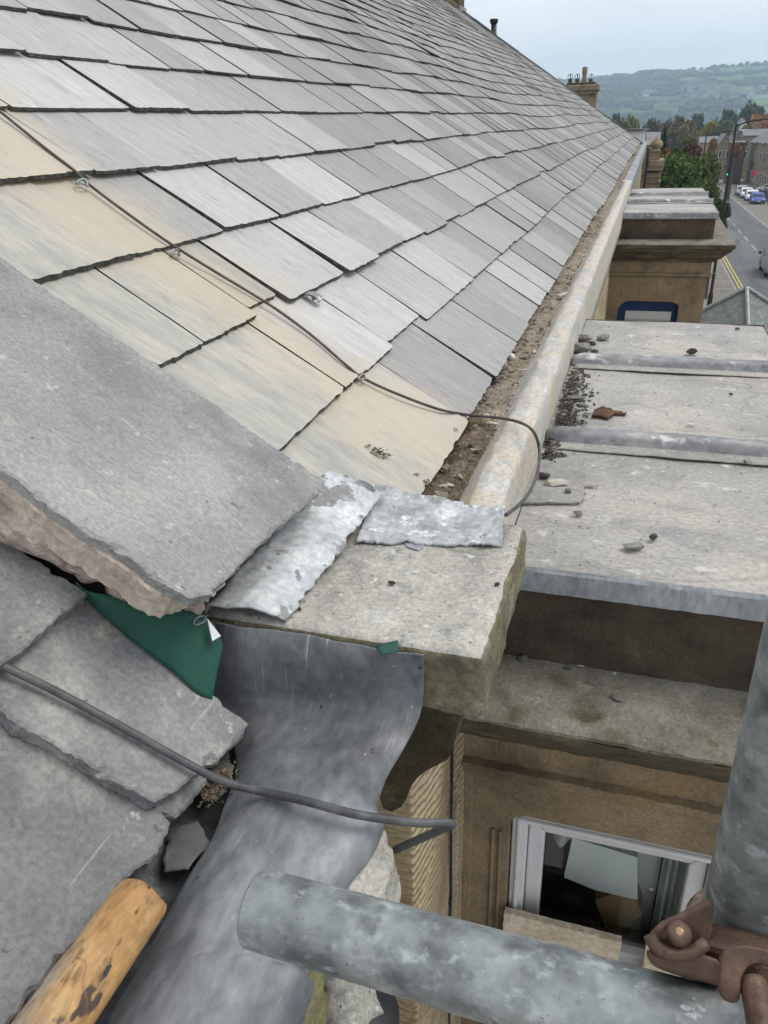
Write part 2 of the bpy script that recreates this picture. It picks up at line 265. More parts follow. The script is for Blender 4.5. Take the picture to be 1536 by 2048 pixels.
# ------------------------------------------------------------------ mesh helpers
ORG = {}
def empty(name, loc, label=None, cat=None, group=None):
    o = bpy.data.objects.new(name, None); COL.objects.link(o); o.location = loc; o.empty_display_size = .1
    ORG[o] = Vector(loc); tag(o, label, cat, group); return o
def tag(o, label=None, cat=None, group=None, kind=None):
    if label: o['label'] = label
    if cat: o['category'] = cat
    if group: o['group'] = group
    if kind: o['kind'] = kind
    return o
def ob(name, verts, faces, m, parent=None, smooth=False, mats=None, fmi=None):
    verts = [Vector(v) for v in verts]
    if parent is not None: org = ORG[parent]
    else:
        lo = [min(v[i] for v in verts) for i in range(3)]; hi = [max(v[i] for v in verts) for i in range(3)]
        org = Vector(((lo[0]+hi[0])/2, (lo[1]+hi[1])/2, lo[2]))
    me = bpy.data.meshes.new(name); me.from_pydata([v-org for v in verts], [], faces); me.validate()
    for mm in (mats or [m]): me.materials.append(mm)
    if fmi:
        for i, p in enumerate(me.polygons): p.material_index = fmi[i]
    bm = bmesh.new(); bm.from_mesh(me); bmesh.ops.recalc_face_normals(bm, faces=bm.faces); bm.to_mesh(me); bm.free()
    if smooth:
        for p in me.polygons: p.use_smooth = True
    o = bpy.data.objects.new(name, me); COL.objects.link(o); ORG[o] = org
    if parent is not None: o.parent = parent
    else: o.location = org
    return o
class MB:
    def __init__(s): s.v = []; s.f = []
    def add(s, v, f): b = len(s.v); s.v += [Vector(x) for x in v]; s.f += [tuple(i+b for i in q) for q in f]; return s
    def box(s, a, b):
        x0, y0, z0 = a; x1, y1, z1 = b
        return s.add([(x0, y0, z0), (x1, y0, z0), (x1, y1, z0), (x0, y1, z0), (x0, y0, z1), (x1, y0, z1), (x1, y1, z1), (x0, y1, z1)],
                     [(0, 3, 2, 1), (4, 5, 6, 7), (0, 1, 5, 4), (1, 2, 6, 5), (2, 3, 7, 6), (3, 0, 4, 7)])
    def prism(s, pts, ext):       # closed outline extruded along ext
        n = len(pts); pts = [Vector(p) for p in pts]; e = Vector(ext)
        return s.add(pts+[p+e for p in pts], [tuple(range(n))[::-1], tuple(range(n, 2*n))]+[(i, (i+1) % n, n+(i+1) % n, n+i) for i in range(n)])
    def cyl(s, a, b, ra, rb=None, n=12, cap=True):
        a, b = Vector(a), Vector(b); rb = ra if rb is None else rb; d = (b-a).normalized()
        e1 = d.orthogonal().normalized(); e2 = d.cross(e1); v = []
        for c, r in ((a, ra), (b, rb)):
            v += [c+(e1*math.cos(t)+e2*math.sin(t))*r for t in (2*math.pi*i/n for i in range(n))]
        f = [(i, (i+1) % n, n+(i+1) % n, n+i) for i in range(n)]
        if cap: f += [tuple(range(n))[::-1], tuple(range(n, 2*n))]
        return s.add(v, f)
    def build(s, name, m, parent=None, smooth=False, bevel=0, seg=2, **k):
        o = ob(name, s.v, s.f, m, parent, smooth, **k)
        if bevel: mod(o, 'BEVEL', width=bevel, segments=seg, limit_method='ANGLE', angle_limit=rad(40)); 
        return o
def mod(o, t, **k):
    q = o.modifiers.new(t.lower(), t)
    for a, b in k.items(): setattr(q, a, b)
    return q
def box(name, a, b, m, parent=None, bevel=0): return MB().box(a, b).build(name, m, parent, bevel=bevel)
def smooth_angle(o, a=40):
    for p in o.data.polygons: p.use_smooth = True
    es = o.data; 
    try: es.set_sharp_from_angle(angle=rad(a))
    except Exception: pass
    return o
def spline(pts, n=8):
    pts = [Vector(p) for p in pts]; q = [pts[0]*2-pts[1]]+pts+[pts[-1]*2-pts[-2]]; o = []
    for i in range(1, len(q)-2):
        a, b, c, d = q[i-1:i+3]
        for k in range(n):
            t = k/n; o.append(.5*((2*b)+(c-a)*t+(2*a-5*b+4*c-d)*t*t+(3*b-a-3*c+d)*t**3))
    o.append(pts[-1]); return o
def tube(name, pts, r, m, parent=None, n=8, sm=8):
    P = spline(pts, sm) if sm > 1 else [Vector(p) for p in pts]
    v, f = [], []; e1 = None
    for i, c in enumerate(P):
        d = (P[min(i+1, len(P)-1)]-P[max(i-1, 0)]).normalized()
        e1 = (d.orthogonal() if e1 is None else (e1-d*e1.dot(d))).normalized(); e2 = d.cross(e1)
        rr = r[min(i, len(r)-1)] if isinstance(r, list) else r
        v += [c+(e1*math.cos(t)+e2*math.sin(t))*rr for t in (2*math.pi*k/n for k in range(n))]
    for i in range(len(P)-1):
        f += [(i*n+k, i*n+(k+1) % n, (i+1)*n+(k+1) % n, (i+1)*n+k) for k in range(n)]
    f += [tuple(range(n))[::-1], tuple(range((len(P)-1)*n, len(P)*n))]
    return smooth_angle(ob(name, v, f, m, parent), 50)
def grid(name, fn, nu, nv, m, parent=None, thick=0, smooth=True, off=-1):
    v = [fn(i/nu, j/nv) for j in range(nv+1) for i in range(nu+1)]
    f = [(j*(nu+1)+i, j*(nu+1)+i+1, (j+1)*(nu+1)+i+1, (j+1)*(nu+1)+i) for j in range(nv) for i in range(nu)]
    o = ob(name, v, f, m, parent, smooth)
    if thick: mod(o, 'SOLIDIFY', thickness=thick, offset=off)
    return o
def slab_mesh(outline, nrm, thick, seg=.006, jit=.003, cham=.003, vj=.0015, sd=0):
    """rough-edged slab from a 3-D outline: chipped rim, split layers on the edge, real thickness"""
    P = [Vector(p) for p in outline]; nrm = Vector(nrm).normalized(); c = sum(P, Vector())/len(P)
    e1 = (P[1]-P[0]).normalized(); e1 = (e1-nrm*e1.dot(nrm)).normalized(); e2 = nrm.cross(e1)
    q = [((p-c).dot(e1), (p-c).dot(e2), (p-c).dot(nrm)) for p in P]
    if sum(q[i][0]*q[(i+1) % len(q)][1]-q[(i+1) % len(q)][0]*q[i][1] for i in range(len(q))) < 0: q = q[::-1]
    pts = []
    for i in range(len(q)):
        a, b = Vector(q[i]), Vector(q[(i+1) % len(q)]); k = max(1, int((b-a).length/seg))
        for t in range(k): pts.append(a.lerp(b, t/k))
    n = len(pts); ring = [[], [], [], [], []]
    for i in range(n):
        tg = (pts[(i+1) % n]-pts[i-1]); nr = Vector((tg.y, -tg.x, 0)).normalized(); x, y = pts[i].x, pts[i].y
        def N(f, o): return nz(x*f+sd*7.3+o, y*f-o, o*1.7)
        j1 = jit*(.7*N(28, 3)+.9*N(75, 8)+.9*N(190, 5)); chip = max(0, N(60, 21)-.18)*jit*3.2
        h = vj*N(40, 31)*1.6; w0 = cham*(1+.8*N(120, 44))
        ring[0].append(pts[i]+nr*(j1-w0-chip*1.6)+Vector((0, 0, h*.3)))
        ring[1].append(pts[i]+nr*(j1-chip)+Vector((0, 0, -w0*.6-chip*.5+h)))
        ring[2].append(pts[i]+nr*(j1+jit*.8*N(85, 61))+Vector((0, 0, -thick*(.42+.12*N(50, 9)))))
        ring[3].append(pts[i]+nr*(j1-jit*.9+jit*.9*N(95, 67))+Vector((0, 0, -thick*(.52+.12*N(50, 9)))))
        ring[4].append(pts[i]+nr*(j1-jit*.4+jit*1.2*N(70, 71))+Vector((0, 0, -thick)))
    v = [c+e1*p.x+e2*p.y+nrm*p.z for r in ring for p in r]
    f = [tuple(range(n)), tuple(range(4*n, 5*n))[::-1]]
    for r in range(4): f += [(r*n+(i+1) % n, r*n+i, (r+1)*n+i, (r+1)*n+(i+1) % n) for i in range(n)]
    return v, f
def slab(name, outline, nrm, thick, m, parent=None, **k):
    v, f = slab_mesh(outline, nrm, thick, **k); return ob(name, v, f, m, parent)
def rock_mesh(size, sd, sub=2, rough=.35):
    """angular broken stone: convex hull of a few random points"""
    rs = random.Random(sd*13.7+1); bm = bmesh.new()
    for i in range(11 if sub == 1 else 20 if sub == 2 else 40):
        d = Vector((rs.gauss(0, 1), rs.gauss(0, 1), rs.gauss(0, 1))).normalized()*rs.uniform(.72, 1)
        d = Vector([math.copysign(min(abs(c)*1.25, .95), c) for c in d]); bm.verts.new((d.x*size[0]*.5, d.y*size[1]*.5, d.z*size[2]*.5))
    r_ = bmesh.ops.convex_hull(bm, input=bm.verts); bmesh.ops.delete(bm, geom=[v for v in bm.verts if not v.link_faces], context='VERTS')
    if sub == 3:
        bmesh.ops.subdivide_edges(bm, edges=bm.edges, cuts=4, use_grid_fill=True)
        for v in bm.verts: v.co += v.co*(.16*nz(v.co.x*70+sd, v.co.y*70, v.co.z*70)+.16*nz(v.co.x*28+sd, v.co.y*28, v.co.z*28))
    bm.verts.index_update(); vs = [v.co.copy() for v in bm.verts]; fs = [tuple(x.index for x in q.verts) for q in bm.faces]; bm.free(); return vs, fs
def rock(name, c, size, m, sd, rz=0, parent=None, tilt=(0, 0), sub=2):
    vs, fs = rock_mesh(size, sd, sub); R = Matrix.Rotation(rz, 3, 'Z') @ Matrix.Rotation(tilt[0], 3, 'X') @ Matrix.Rotation(tilt[1], 3, 'Y')
    vs = [R @ v for v in vs]; zmin = min(v.z for v in vs)
    return ob(name, [v+Vector(c)-Vector((0, 0, zmin)) for v in vs], fs, m, parent)
# ------------------------------------------------------------------ slate roof
RY0, RY1, RS = 1.09, 24.7, 6.3
def und(Y, s):
    k = max(0, min(1, (Y-2.2)/5))
    return k*(.030*nz(Y*.33, s*.45, 2.2)+.012*nz(Y*1.1, s*1.2, 7))+.003*nz(Y*2.5, s*3, 4)
def wob(Y, k):
    q = max(0, min(1, (Y-2.0)/5)); return q*(.030*nz(Y*.30, k*.35, 5)+.012*nz(Y*.9, k*2.7, 8))
roof = empty('slate_roof', P0, 'long pitched grey slate roof with cream stains, running from the coping slab to the far gable', 'roof')
dv = [RP(Y, s, o) for o in (-.024, -.07) for Y in (RY0, RY1) for s in (.03, RS)]
ob('roof_deck', dv, [(0, 1, 3, 2), (4, 6, 7, 5), (0, 2, 6, 4), (1, 5, 7, 3), (0, 4, 5, 1), (2, 3, 7, 6)], M['deck'], roof)
EXP = .2475
near_joints = {0: [1.09, 1.33, 1.70, 2.06, 2.45, 2.72, 3.02], 1: [1.09, 1.46, 1.60, 1.81, 2.13, 2.50, 2.78], 2: [1.09, 1.27, 1.50, 1.66, 2.04, 2.31, 2.65],
               3: [1.09, 1.40, 1.78, 2.10, 2.44, 2.8], 4: [1.09, 1.27, 1.60, 1.86, 2.28, 2.58, 2.9], 5: [1.09, 1.32, 1.62, 2.09, 2.40, 2.78, 3.1]}
def slate_geo(Y0, Y1, sb, k, lift, rough, nb, sdx, skew=0):
    L = EXP*1.62; th = .0075*rough; gap = .0036*rnd(.6, 1.7)
    a, b = Y0+gap, Y1-gap; n = []; ta, tb = rnd(-.005, .005), rnd(-.005, .005)
    def pt(Y, s): return (Y, s)
    out = []
    for i in range(nb+1):
        t = i/nb; Y = a+(b-a)*t
        j = .0022*rough*nz(Y*31+sdx, 2)+.0030*rough*nz(Y*110+sdx, 5)+.004*max(0, nz(Y*70+sdx, 8)-.25)
        if i in (0, nb): j += .003
        out.append((Y, sb+j+skew*(t-.5)))
    for q in (.16, .33, .66): out.append((b+tb*q+.0020*nz(sdx, q*9), sb+L*q))
    out += [(b+tb, sb+L), (a+ta, sb+L)]
    for q in (.66, .33, .16): out.append((a+ta*q-.0020*nz(sdx+4, q*9), sb+L*q))
    v = []
    tw = rnd(-1, 1)*.0022
    for z in (th, 0):
        for (Y, s) in out:
            f = (s-sb)/L
            o = (.017+lift)*(1-f)-.019+z+und(Y, s)+tw*(2*(Y-a)/(b-a)-1)*(1-f)
            e = .0018*nz(Y*57+sdx, z*300) if s < sb+.02 else 0
            v.append(RP(Y, s+wob(Y, k)+(e if z else e-.0015), o))
    n = len(out)
    return v, [tuple(range(n)), tuple(range(n, 2*n))[::-1]]+[((i+1) % n, i, n+i, n+(i+1) % n) for i in range(n)]
slates = []
for k in range(26):
    random.seed(100+k)
    js = list(near_joints.get(k, []))
    Y = js[-1] if js else RY0+rnd(.12, .34)
    if not js: js = [RY0, Y]
    while Y < RY1-.15:
        Y += rnd(.235, .37) if Y < 14 else rnd(.24, .34); js.append(min(Y, RY1))
    sb = k*EXP+(.004 if k else 0)
    for i in range(len(js)-1):
        j = rnd(-.004, .004)+(rnd(-.012, .02) if random.random() < .10 else 0)
        lift = abs(random.gauss(0, .0034)); sk = random.gauss(0, .0028)
        if k == 2 and i == 2: j = .028
        if k == 2 and i in (4,): lift = .012; j = -.012
        if k == 4 and i == 1: lift = .008
        c = RP((js[i]+js[i+1])/2, sb+.12)
        d = c.dot(FWD)
        if d < .1: continue
        a = (c-Vector((0, 0, 0))).normalized().dot(RN)*-1
        area = (js[i+1]-js[i])*a/(d*d)
        px = 768+c.dot(RIGHT)/d*FPX; py = 1024-c.dot(UP)/d*FPX
        vis = -260 < px < 1700 and -200 < py < 1400
        slates.append((area if vis else area*1e-3, k, js[i], js[i+1], sb+j, lift, sk))
slates.sort(key=lambda t: -t[0])
rest = MB(); rfm = []; random.seed(5)
for n, (ar, k, a, b, sb, lift, sk) in enumerate(slates):
    nearness = n < 140
    v, f = slate_geo(a, b, sb, k, lift, rnd(.75, 1.35), 22 if nearness else 6, n*1.37, sk)
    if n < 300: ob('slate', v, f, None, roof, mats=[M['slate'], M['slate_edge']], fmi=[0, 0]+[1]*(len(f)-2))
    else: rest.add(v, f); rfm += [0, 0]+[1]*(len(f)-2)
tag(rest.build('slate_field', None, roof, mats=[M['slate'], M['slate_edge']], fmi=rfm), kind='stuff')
# starter row under the eaves
for i in range(5):
    a = 1.15+i*.36; v, f = slate_geo(a, a+.36, .004, 0, -.010, 1, 8, 900+i); ob('slate', [q-RN*.012 for q in v], f, M['slate_edge'], roof)
# lead tingle holding the slipped slate
tp = onR(622, 590, .012)
ty, ts = tp.y, (tp-P0).dot(RU)
tg = grid('lead_tingle', lambda u, v: RP(ty+(u-.5)*.030, ts-.028+.055*v if v < .8 else ts+.016-(v-.8)*.16, .012+.006*math.sin(v*6)+(.0 if v < .8 else .012*math.sin((v-.8)/.2*3.14))), 3, 12, M['lead_roll'], roof, thick=.003)
# other side of the roof, so that it is a solid gabled roof
ridge = RP(0, RS)
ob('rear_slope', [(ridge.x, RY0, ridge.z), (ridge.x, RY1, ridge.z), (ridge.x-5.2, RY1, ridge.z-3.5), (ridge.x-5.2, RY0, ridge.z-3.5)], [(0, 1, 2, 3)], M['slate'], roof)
rt = MB()
for i in range(40):
    y0 = RY0+i*.593; pr = [RP(y0, RS-.14, .015), RP(y0, RS-.12, .045), RP(y0, RS+.01, .10), Vector((ridge.x-.12, y0, ridge.z-.03)), Vector((ridge.x-.12, y0, ridge.z-.07)), RP(y0, RS-.02, .02)]
    rt.prism(pr, (0, .585, 0))
rt.build('ridge_tiles', M['cornice'], roof)
# moss tufts in the joints
def tuft(pos, r, n, m, parent, nrm=RN):
    mb = MB()
    for i in range(n):
        d = Vector((random.gauss(0, 1), random.gauss(0, 1), 0))*r*.5; b = pos+d; h = nrm*rnd(.3, .8)*r*.5*math.exp(-(d.length/r)**2)
        s = r*rnd(.12, .26); e = Vector((rnd(-1, 1), rnd(-1, 1), rnd(-.2, .6)))*s; q = Vector((rnd(-1, 1), rnd(-1, 1), rnd(-.2, .6)))*s
        mb.add([b+h-e, b+h+q, b+h+e, b+h-q*.4], [(0, 1, 2), (0, 2, 3)])
    return mb.build('moss_tuft', m, parent)
for (px, py, r) in ((750, 905, .02), (768, 912, .014), (735, 893, .009), (905, 860, .012), (845, 968, .018), (830, 950, .01)):
    tuft(onR(px, py, .006), r, 70, M['moss'], roof)

# ------------------------------------------------------------------ far gable parapet with its coping, chimney stub on top
M['cop_dark'] = mat('weathered_dark_coping', [(.04, .042, .038), (.075, .077, .07), (.13, .13, .115)], scale=3, rough=.95, bump=.6, layers=[((.24, .22, .17), 1.2, .60, .66)])
gp = empty('gable_parapet', RP(RY1, 0), 'dark stone coping up the far gable edge of the slate roof', 'parapet')
random.seed(3)
for i in range(9):
    s0 = -.35+i*.76; s1 = s0+.75
    pr = [RP(0, s0, o) for o in (-.1, .035)]; pr2 = [RP(0, s1, o) for o in (.035+rnd(-.012, .012), -.1)]
    q = pr+pr2
    MB().prism([p+Vector((0, RY1-.02, 0)) for p in q], (0, .36, 0)).build('coping_stone', M['cop_dark'], gp, bevel=.02)
MB().prism([RP(RY1+.03, -.3, -.09), RP(RY1+.03, RS, -.09), Vector((ridge.x, RY1+.03, GZ)), Vector((P0.x, RY1+.03, GZ))], (0, .27, 0)).build('gable_wall', M['bay_stone'], gp)
cb = RP(RY1-.1, 6.25, 0)
stub = empty('ridge_chimney', cb+Vector((0, .2, -.2)), 'dark stone chimney stack at the top of the slate roof, cut by the photo edge', 'chimney')
MB().box((cb.x-1.1, cb.y-.1, cb.z-.4), (cb.x+.10, cb.y+.55, cb.z+1.6)).build('stack', M['cornice'], stub, bevel=.02)
MB().box((cb.x-1.17, cb.y-.17, cb.z+1.6), (cb.x+.17, cb.y+.62, cb.z+1.8)).build('cap', M['cornice'], stub, bevel=.02)
MB().box((cb.x-1.13, cb.y-.14, cb.z-.3), (cb.x+.15, cb.y+.6, cb.z+.02)).build('lead_flashing', M['lead_roll'], stub)

# ------------------------------------------------------------------ lead lined gutter of the slate roof
GY0, GY1 = 1.13, 9.25
prof = [(-.186, -.84), (-.186, -.66), (-.187, -.618), (-.190, -.603), (-.199, -.595), (-.215, -.592), (-.234, -.594), (-.248, -.601), (-.260, -.616), (-.274, -.637), (-.288, -.655), (-.31, -.672), (-.42, -.682)]
pp = spline([Vector((a, 0, b)) for a, b in prof], 3)
def gut(u, v):
    q = u*(len(pp)-1); i = min(int(q), len(pp)-2); c = pp[i].lerp(pp[i+1], q-i)
    Y = GY0+(GY1-GY0)*(v**1.6)
    w = 1 if c.z > -.66 else .5
    k = max(0, 1-(Y-GY0)/.22)          # dressed flat at the near end
    x, z = c.x, c.z
    z -= k*.030*max(0, (z+.69)/.1); 
    x += .006*nz(Y*1.3, 1)+.004*nz(Y*6, u*5)*w
    z += .005*nz(Y*2.1, 5)+.0045*nz(Y*14, u*9, 3)*w+.0026*nz(Y*38, u*16)+.0012*nz(Y*90, u*30)
    return Vector((x, Y, z))
lg = empty('lead_gutter', (-.25, 1.13, -.69), 'pale lead gutter lining with a dirty rounded outer roll along the slate eaves', 'gutter')
grid('lining', gut, 36, 420, M['lead_gutter'], lg, thick=.004, off=1)
# silt in the channel
def silt(u, v):
    Y = 1.19+(9.3-1.19)*v**1.5; x = -.272-.148*u
    h = .010*nz(x*18, Y*7, 1)+.006*nz(x*50, Y*30, 2)+.003*nz(x*120, Y*90, 3)
    return Vector((x+.008*nz(Y*9, 4)*(1-u), Y, -.664+.010*u+h-.010*max(0, 1-u*4)-.022*max(0, min(1, (1.95-Y)/.25))))
tag(grid('gutter_silt', silt, 14, 520, M['silt']), 'tan silt and grit lying in the slate roof gutter', 'silt', kind='stuff')
def soil(u, v):
    Y = 1.17+.80*v; x = -.272-.12*u
    h = .010*nz(x*22, Y*14, 9)+.008*nz(x*60, Y*50, 5)
    return Vector((x-.03*max(0, .3-v), Y, -.6625+.012*u+h-.028*max(0, v-.7)/.3-.012*max(0, 1-u*4)))
tag(grid('gutter_soil', soil, 12, 60, M['soil']), 'dark mossy soil at the near end of the gutter', 'soil', kind='stuff')
random.seed(21)
gr = MB(); M['grit'] = mat('gutter_grit', [(.14, .11, .08), (.24, .20, .15), (.38, .34, .28)], scale=60, rough=1, bump=.5, var=.45)
for i in range(900):
    Y = 1.2+7*random.random()**2.2; u = rnd(0, .75); x = -.28-.1*u; s = rnd(.0012, .0042)
    v, f = rock_mesh((s*rnd(1, 2.2), s*rnd(1, 2), s*.8), i, 1); R = Matrix.Rotation(rnd(0, 6), 3, 'Z'); gr.add([R @ q+Vector((x, Y, -.656+.012*u+rnd(0, .006))) for q in v], f)
for i in range(170):
    Y = 1.25+5*random.random()**1.8; u = rnd(0, .8); x = -.285-.1*u; s = rnd(.006, .016)
    v, f = rock_mesh((s*rnd(1, 2.4), s*rnd(.8, 1.6), s*.6), i+2000, 1); R = Matrix.Rotation(rnd(0, 6), 3, 'Z') @ Matrix.Rotation(rnd(-.4, .4), 3, 'X'); gr.add([R @ q+Vector((x, Y, -.652+.010*u+rnd(0, .006))) for q in v], f)
tag(gr.build('gutter_grit', M['grit']), 'small loose grit strewn along the gutter', 'grit', kind='stuff')
for (px, py, r) in ((893, 905, .022), (912, 895, .018), (940, 850, .018), (870, 945, .014), (905, 920, .014), (935, 862, .012)):
    o = tuft(onZ(px, py, -.648), r, 90, M['moss'], None, Vector((0, 0, 1))); o['kind'] = 'stuff'; tag(o, 'green moss tuft growing in the near end of the gutter', 'moss', 'moss in the gutter')
gstones = [(1022, 722, .035, .028, .02, 'palechip', 'pale angular stone in the gutter, tallest beside the slate edge'), (1005, 742, .036, .03, .022, 'chip', 'dark grey stone just below the pale angular one in the gutter'),
           (995, 760, .05, .02, .010, 'chip', 'thin grey slate shard under the stones in the gutter'), (970, 838, .024, .018, .012, 'palechip', 'pale pebble in the gutter beside the mossy soil'),
           (985, 850, .03, .012, .008, 'palechip', 'flat pale flake in the gutter just before the wire'), (1068, 705, .03, .014, .006, 'palechip', 'cream flake on gutter silt beyond the grey stones'),
           (1100, 660, .035, .015, .006, 'palechip', 'pale sliver lying further along the gutter silt'), (1127, 590, .10, .03, .008, 'palechip', 'long cream shard in the gutter near the middle of the eaves'),
           (975, 795, .022, .014, .008, 'chip', 'small brown chip in gutter silt beside the slate edge'), (1050, 742, .022, .012, .006, 'palechip', 'pale splinter next to the lead roll in the gutter')]
for i, (px, py, a, b, c, m, l) in enumerate(gstones):
    tag(rock('gutter_stone', onZ(px, py, -.650), (a, b, c*1.2), M[m], i*3.3, rnd(0, 3)), l, 'stone', 'loose stones in the gutter')
# farther gutter: stone trough in lengths with white sealed joints
sg = empty('stone_gutter', (-.25, 9.25, -.84), 'far stretch of grey stone gutter with white sealed joints', 'gutter')
random.seed(4)
yy = 9.26; k = 0
while yy < 24.2:
    L = (1.5, 2.2, 1.9, 2.4)[k % 4]; L = min(L, 24.5-yy)
    cs = [(-.18, -.86), (-.18, -.625), (-.20, -.60), (-.27, -.60), (-.29, -.64), (-.30, -.68), (-.42, -.70), (-.42, -.86)]
    MB().prism([(a, yy+.01, b) for a, b in cs], (0, L-.02, 0)).build('gutter_block', M['lead_roll'], sg, bevel=.006)
    MB().prism([(a-.002 if a < -.25 else a+.004, yy-.04, b+.004) for a, b in cs[1:6]]+[(-.30, yy-.04, -.72), (-.19, yy-.04, -.72)], (0, .1, 0)).build('joint_seal', M['upvc'], sg)
    yy += L; k += 1
def silt2(u, v):
    Y = 9.3+15*v; x = -.295-.12*u; return Vector((x, Y, -.675+.02*u+.015*nz(x*9, Y*3)+.008*nz(x*30, Y*15)))
tag(grid('gutter_silt', silt2, 6, 200, M['silt']), 'grey-tan silt in the far stone gutter', 'silt', kind='stuff')

# ------------------------------------------------------------------ front wall of the terrace (tooled stone) with its thin drop wire
WX = -.25
fw = empty('front_wall', (WX, 12, GZ), 'pale tooled sandstone front wall below the gutters', 'wall')
random.seed(9)
# courses of long blocks; real joints
blk = []
zz = -.845; row = 0
while zz > -3.2:
    h = .36; y = .83; first = rnd(.3, .7)
    while y < 24.5:
        l = rnd(.65, 1.05) if y > .84 else first; blk.append((y, min(y+l, 24.6), zz-h, zz)); y += l
    zz -= h; row += 1
blk.sort(key=lambda b: b[0]); rb = MB()
for i, (a, b, c, d) in enumerate(blk):
    bb = ((WX-.2, a+.003, c+.003), (WX+rnd(-.002, .002), b-.003, d-.003))
    if b < 7.5: MB().box(*bb).build('stone_block', M['tooled'], fw, bevel=.004)
    else: rb.box(*bb)
tag(rb.build('stone_blocks', M['tooled'], fw), kind='stuff')
MB().box((WX-.25, .836, -3.3), (WX-.012, 24.6, -.86)).build('mortar_core', M['mortar'], fw)
MB().box((WX-.25, .83, GZ), (WX, 24.6, -3.21)).build('lower_wall', M['tooled'], fw)
tube('drop_wire', [onX(905, 1440, WX+.004), onX(904, 1560, WX+.004), onX(902, 1660, WX+.006), onX(902, 1800, WX+.004), onX(899, 2000, WX+.005), onX(897, 2048, WX+.004)+Vector((0, 0, -3))], .0028, M['black'])
tag(bpy.data.objects['drop_wire'], 'thin black wire running straight down the tooled front wall', 'wire')

# ------------------------------------------------------------------ bay windows
def ring_profile(x1, ya, yb, prof, nx, ny, amp, sd):
    """sweep (offset, z) profile round the three outer sides of a bay"""
    def path(d):
        A = [Vector((WX, ya-d, 0)), Vector((x1+d, ya-d, 0)), Vector((x1+d, yb+d, 0)), Vector((WX, yb+d, 0))]; o = []
        for (p, q, n) in ((A[0], A[1], nx), (A[1], A[2], ny), (A[2], A[3], nx)):
            o += [p.lerp(q, t/n) for t in range(n)]
        return o+[A[3]]
    v, f = [], []; n = 0
    for (d, z) in prof:
        P = path(d); n = len(P)
        for i, p in enumerate(P):
            j = amp*(nz(i*.35+sd, z*30, d*20)+.6*nz(i*1.1+sd, z*60, d*50))
            v.append(p+Vector((j*.3, j, z+j*.7)))
    for r in range(len(prof)-1):
        f += [(r*n+i, r*n+i+1, (r+1)*n+i+1, (r+1)*n+i) for i in range(n-1)]
    return v, f
def bay(x1, ya, yb, label, near, seed):
    b = empty('bay_window', ((WX+x1)/2, (ya+yb)/2, GZ), label, 'bay window', 'stone bay windows')
    amp = .0022 if near else .003; nx, ny = (60, 40) if near else (16, 30)
    Z0 = -.72
    def top(u, v):
        x = WX+.066+(x1+.018-WX-.066)*u; y = ya-.014+(yb-ya+.028)*v
        return Vector((x, y, Z0+.004*nz(x*3, y*2.2, seed)+.0018*nz(x*14, y*9, seed)))
    lr = grid('lead_roof', top, 40, 90, M['lead_flat'], b)
    v, f = ring_profile(x1, ya, yb, [(.012, Z0+.003), (.018, Z0-.004), (.018, Z0-.046), (.008, Z0-.05), (-.02, Z0-.05)], nx, ny, amp*.5, seed); smooth_angle(ob('lead_drip', v, f, M['lead_roll'] if not near else M['lead_drip'], lr), 40)
    n = 2
    for i in range(n):
        yc = (ya+.635, ya+1.345)[i] if near else (ya+.86, ya+1.65)[i]
        R = .024
        def rf(u, v):
            x = WX+.07+(x1+.02-WX-.07)*u; a = -.35+math.pi*1.12*v
            end = min(1, (x-(WX+.07))/.03)
            y = yc+R*1.15*math.cos(a); z = Z0+.012+R*math.sin(a)*(.6+.4*end)+.002*nz(x*7, i, a)
            if v < .001: y -= .03; z = Z0+.006
            if v > .999: y -= .006; z = Z0+.004
            return Vector((x, y+.003*nz(x*4, i*3), z))
        grid('lead_roll', rf, 60, 14, M['lead_roll'], lr)
        grid('splash_lap', lambda u, v: Vector((WX+.08+(x1+.015-WX-.08)*u, yc-.024-.05*v+.004*nz(u*9, i), Z0+.0085-.003*v+.0012*nz(u*30, i, v))), 50, 3, M['lead_flat'], lr, thick=.002)
    v, f = ring_profile(x1, ya, yb, [(-.02, Z0-.048), (0, Z0-.05), (0, -.86), (0, -.935)], nx, ny, amp, seed+3); ob('blocking_course', v, f, M['block_dark'], b)
    v, f = ring_profile(x1, ya, yb, [(-.01, -.928), (.05, -.932), (.12, -.938), (.158, -.943), (.170, -.950), (.170, -.957)], nx, ny, amp, seed+5); ld = ob('cornice_ledge', v, f, M['ledge'], b)
    v, f = ring_profile(x1, ya, yb, [(.170, -.957), (.168, -.982), (.150, -.988), (.150, -1.0), (.137, -1.018), (.112, -1.03), (.112, -1.042), (.096, -1.046), (.085, -1.066), (.062, -1.08), (.052, -1.084), (.052, -1.10), (0.01, -1.11)], nx, ny, amp, seed+7)
    ob('cornice_moulding', v, f, M['cornice'], b)
    v, f = ring_profile(x1, ya, yb, [(.01, -1.108), (.01, -1.20), (.026, -1.205), (.030, -1.222), (.022, -1.232), (.006, -1.236)], nx, ny, amp, seed+8); ob('frieze', v, f, M['bay_stone'], b)
    # wall below: side (towards the viewer) with an opening, front and far sides plain panels with openings beyond sight
    zt = -1.234; zb = GZ
    wy = ya-.004
    return b, wy, zt
M['lead_drip'] = mat('drip_edge_lead', [(.21, .225, .24), (.29, .305, .32), (.36, .37, .38)], scale=9, rough=.55, bump=.25, bscale=25, layers=[((.17, .18, .19), 14, .6, .72)], metallic=.2, fine=90, stretch=(1, 1, .5))
M['plaster'] = flat('plaster', (.6, .6, .57), .9)
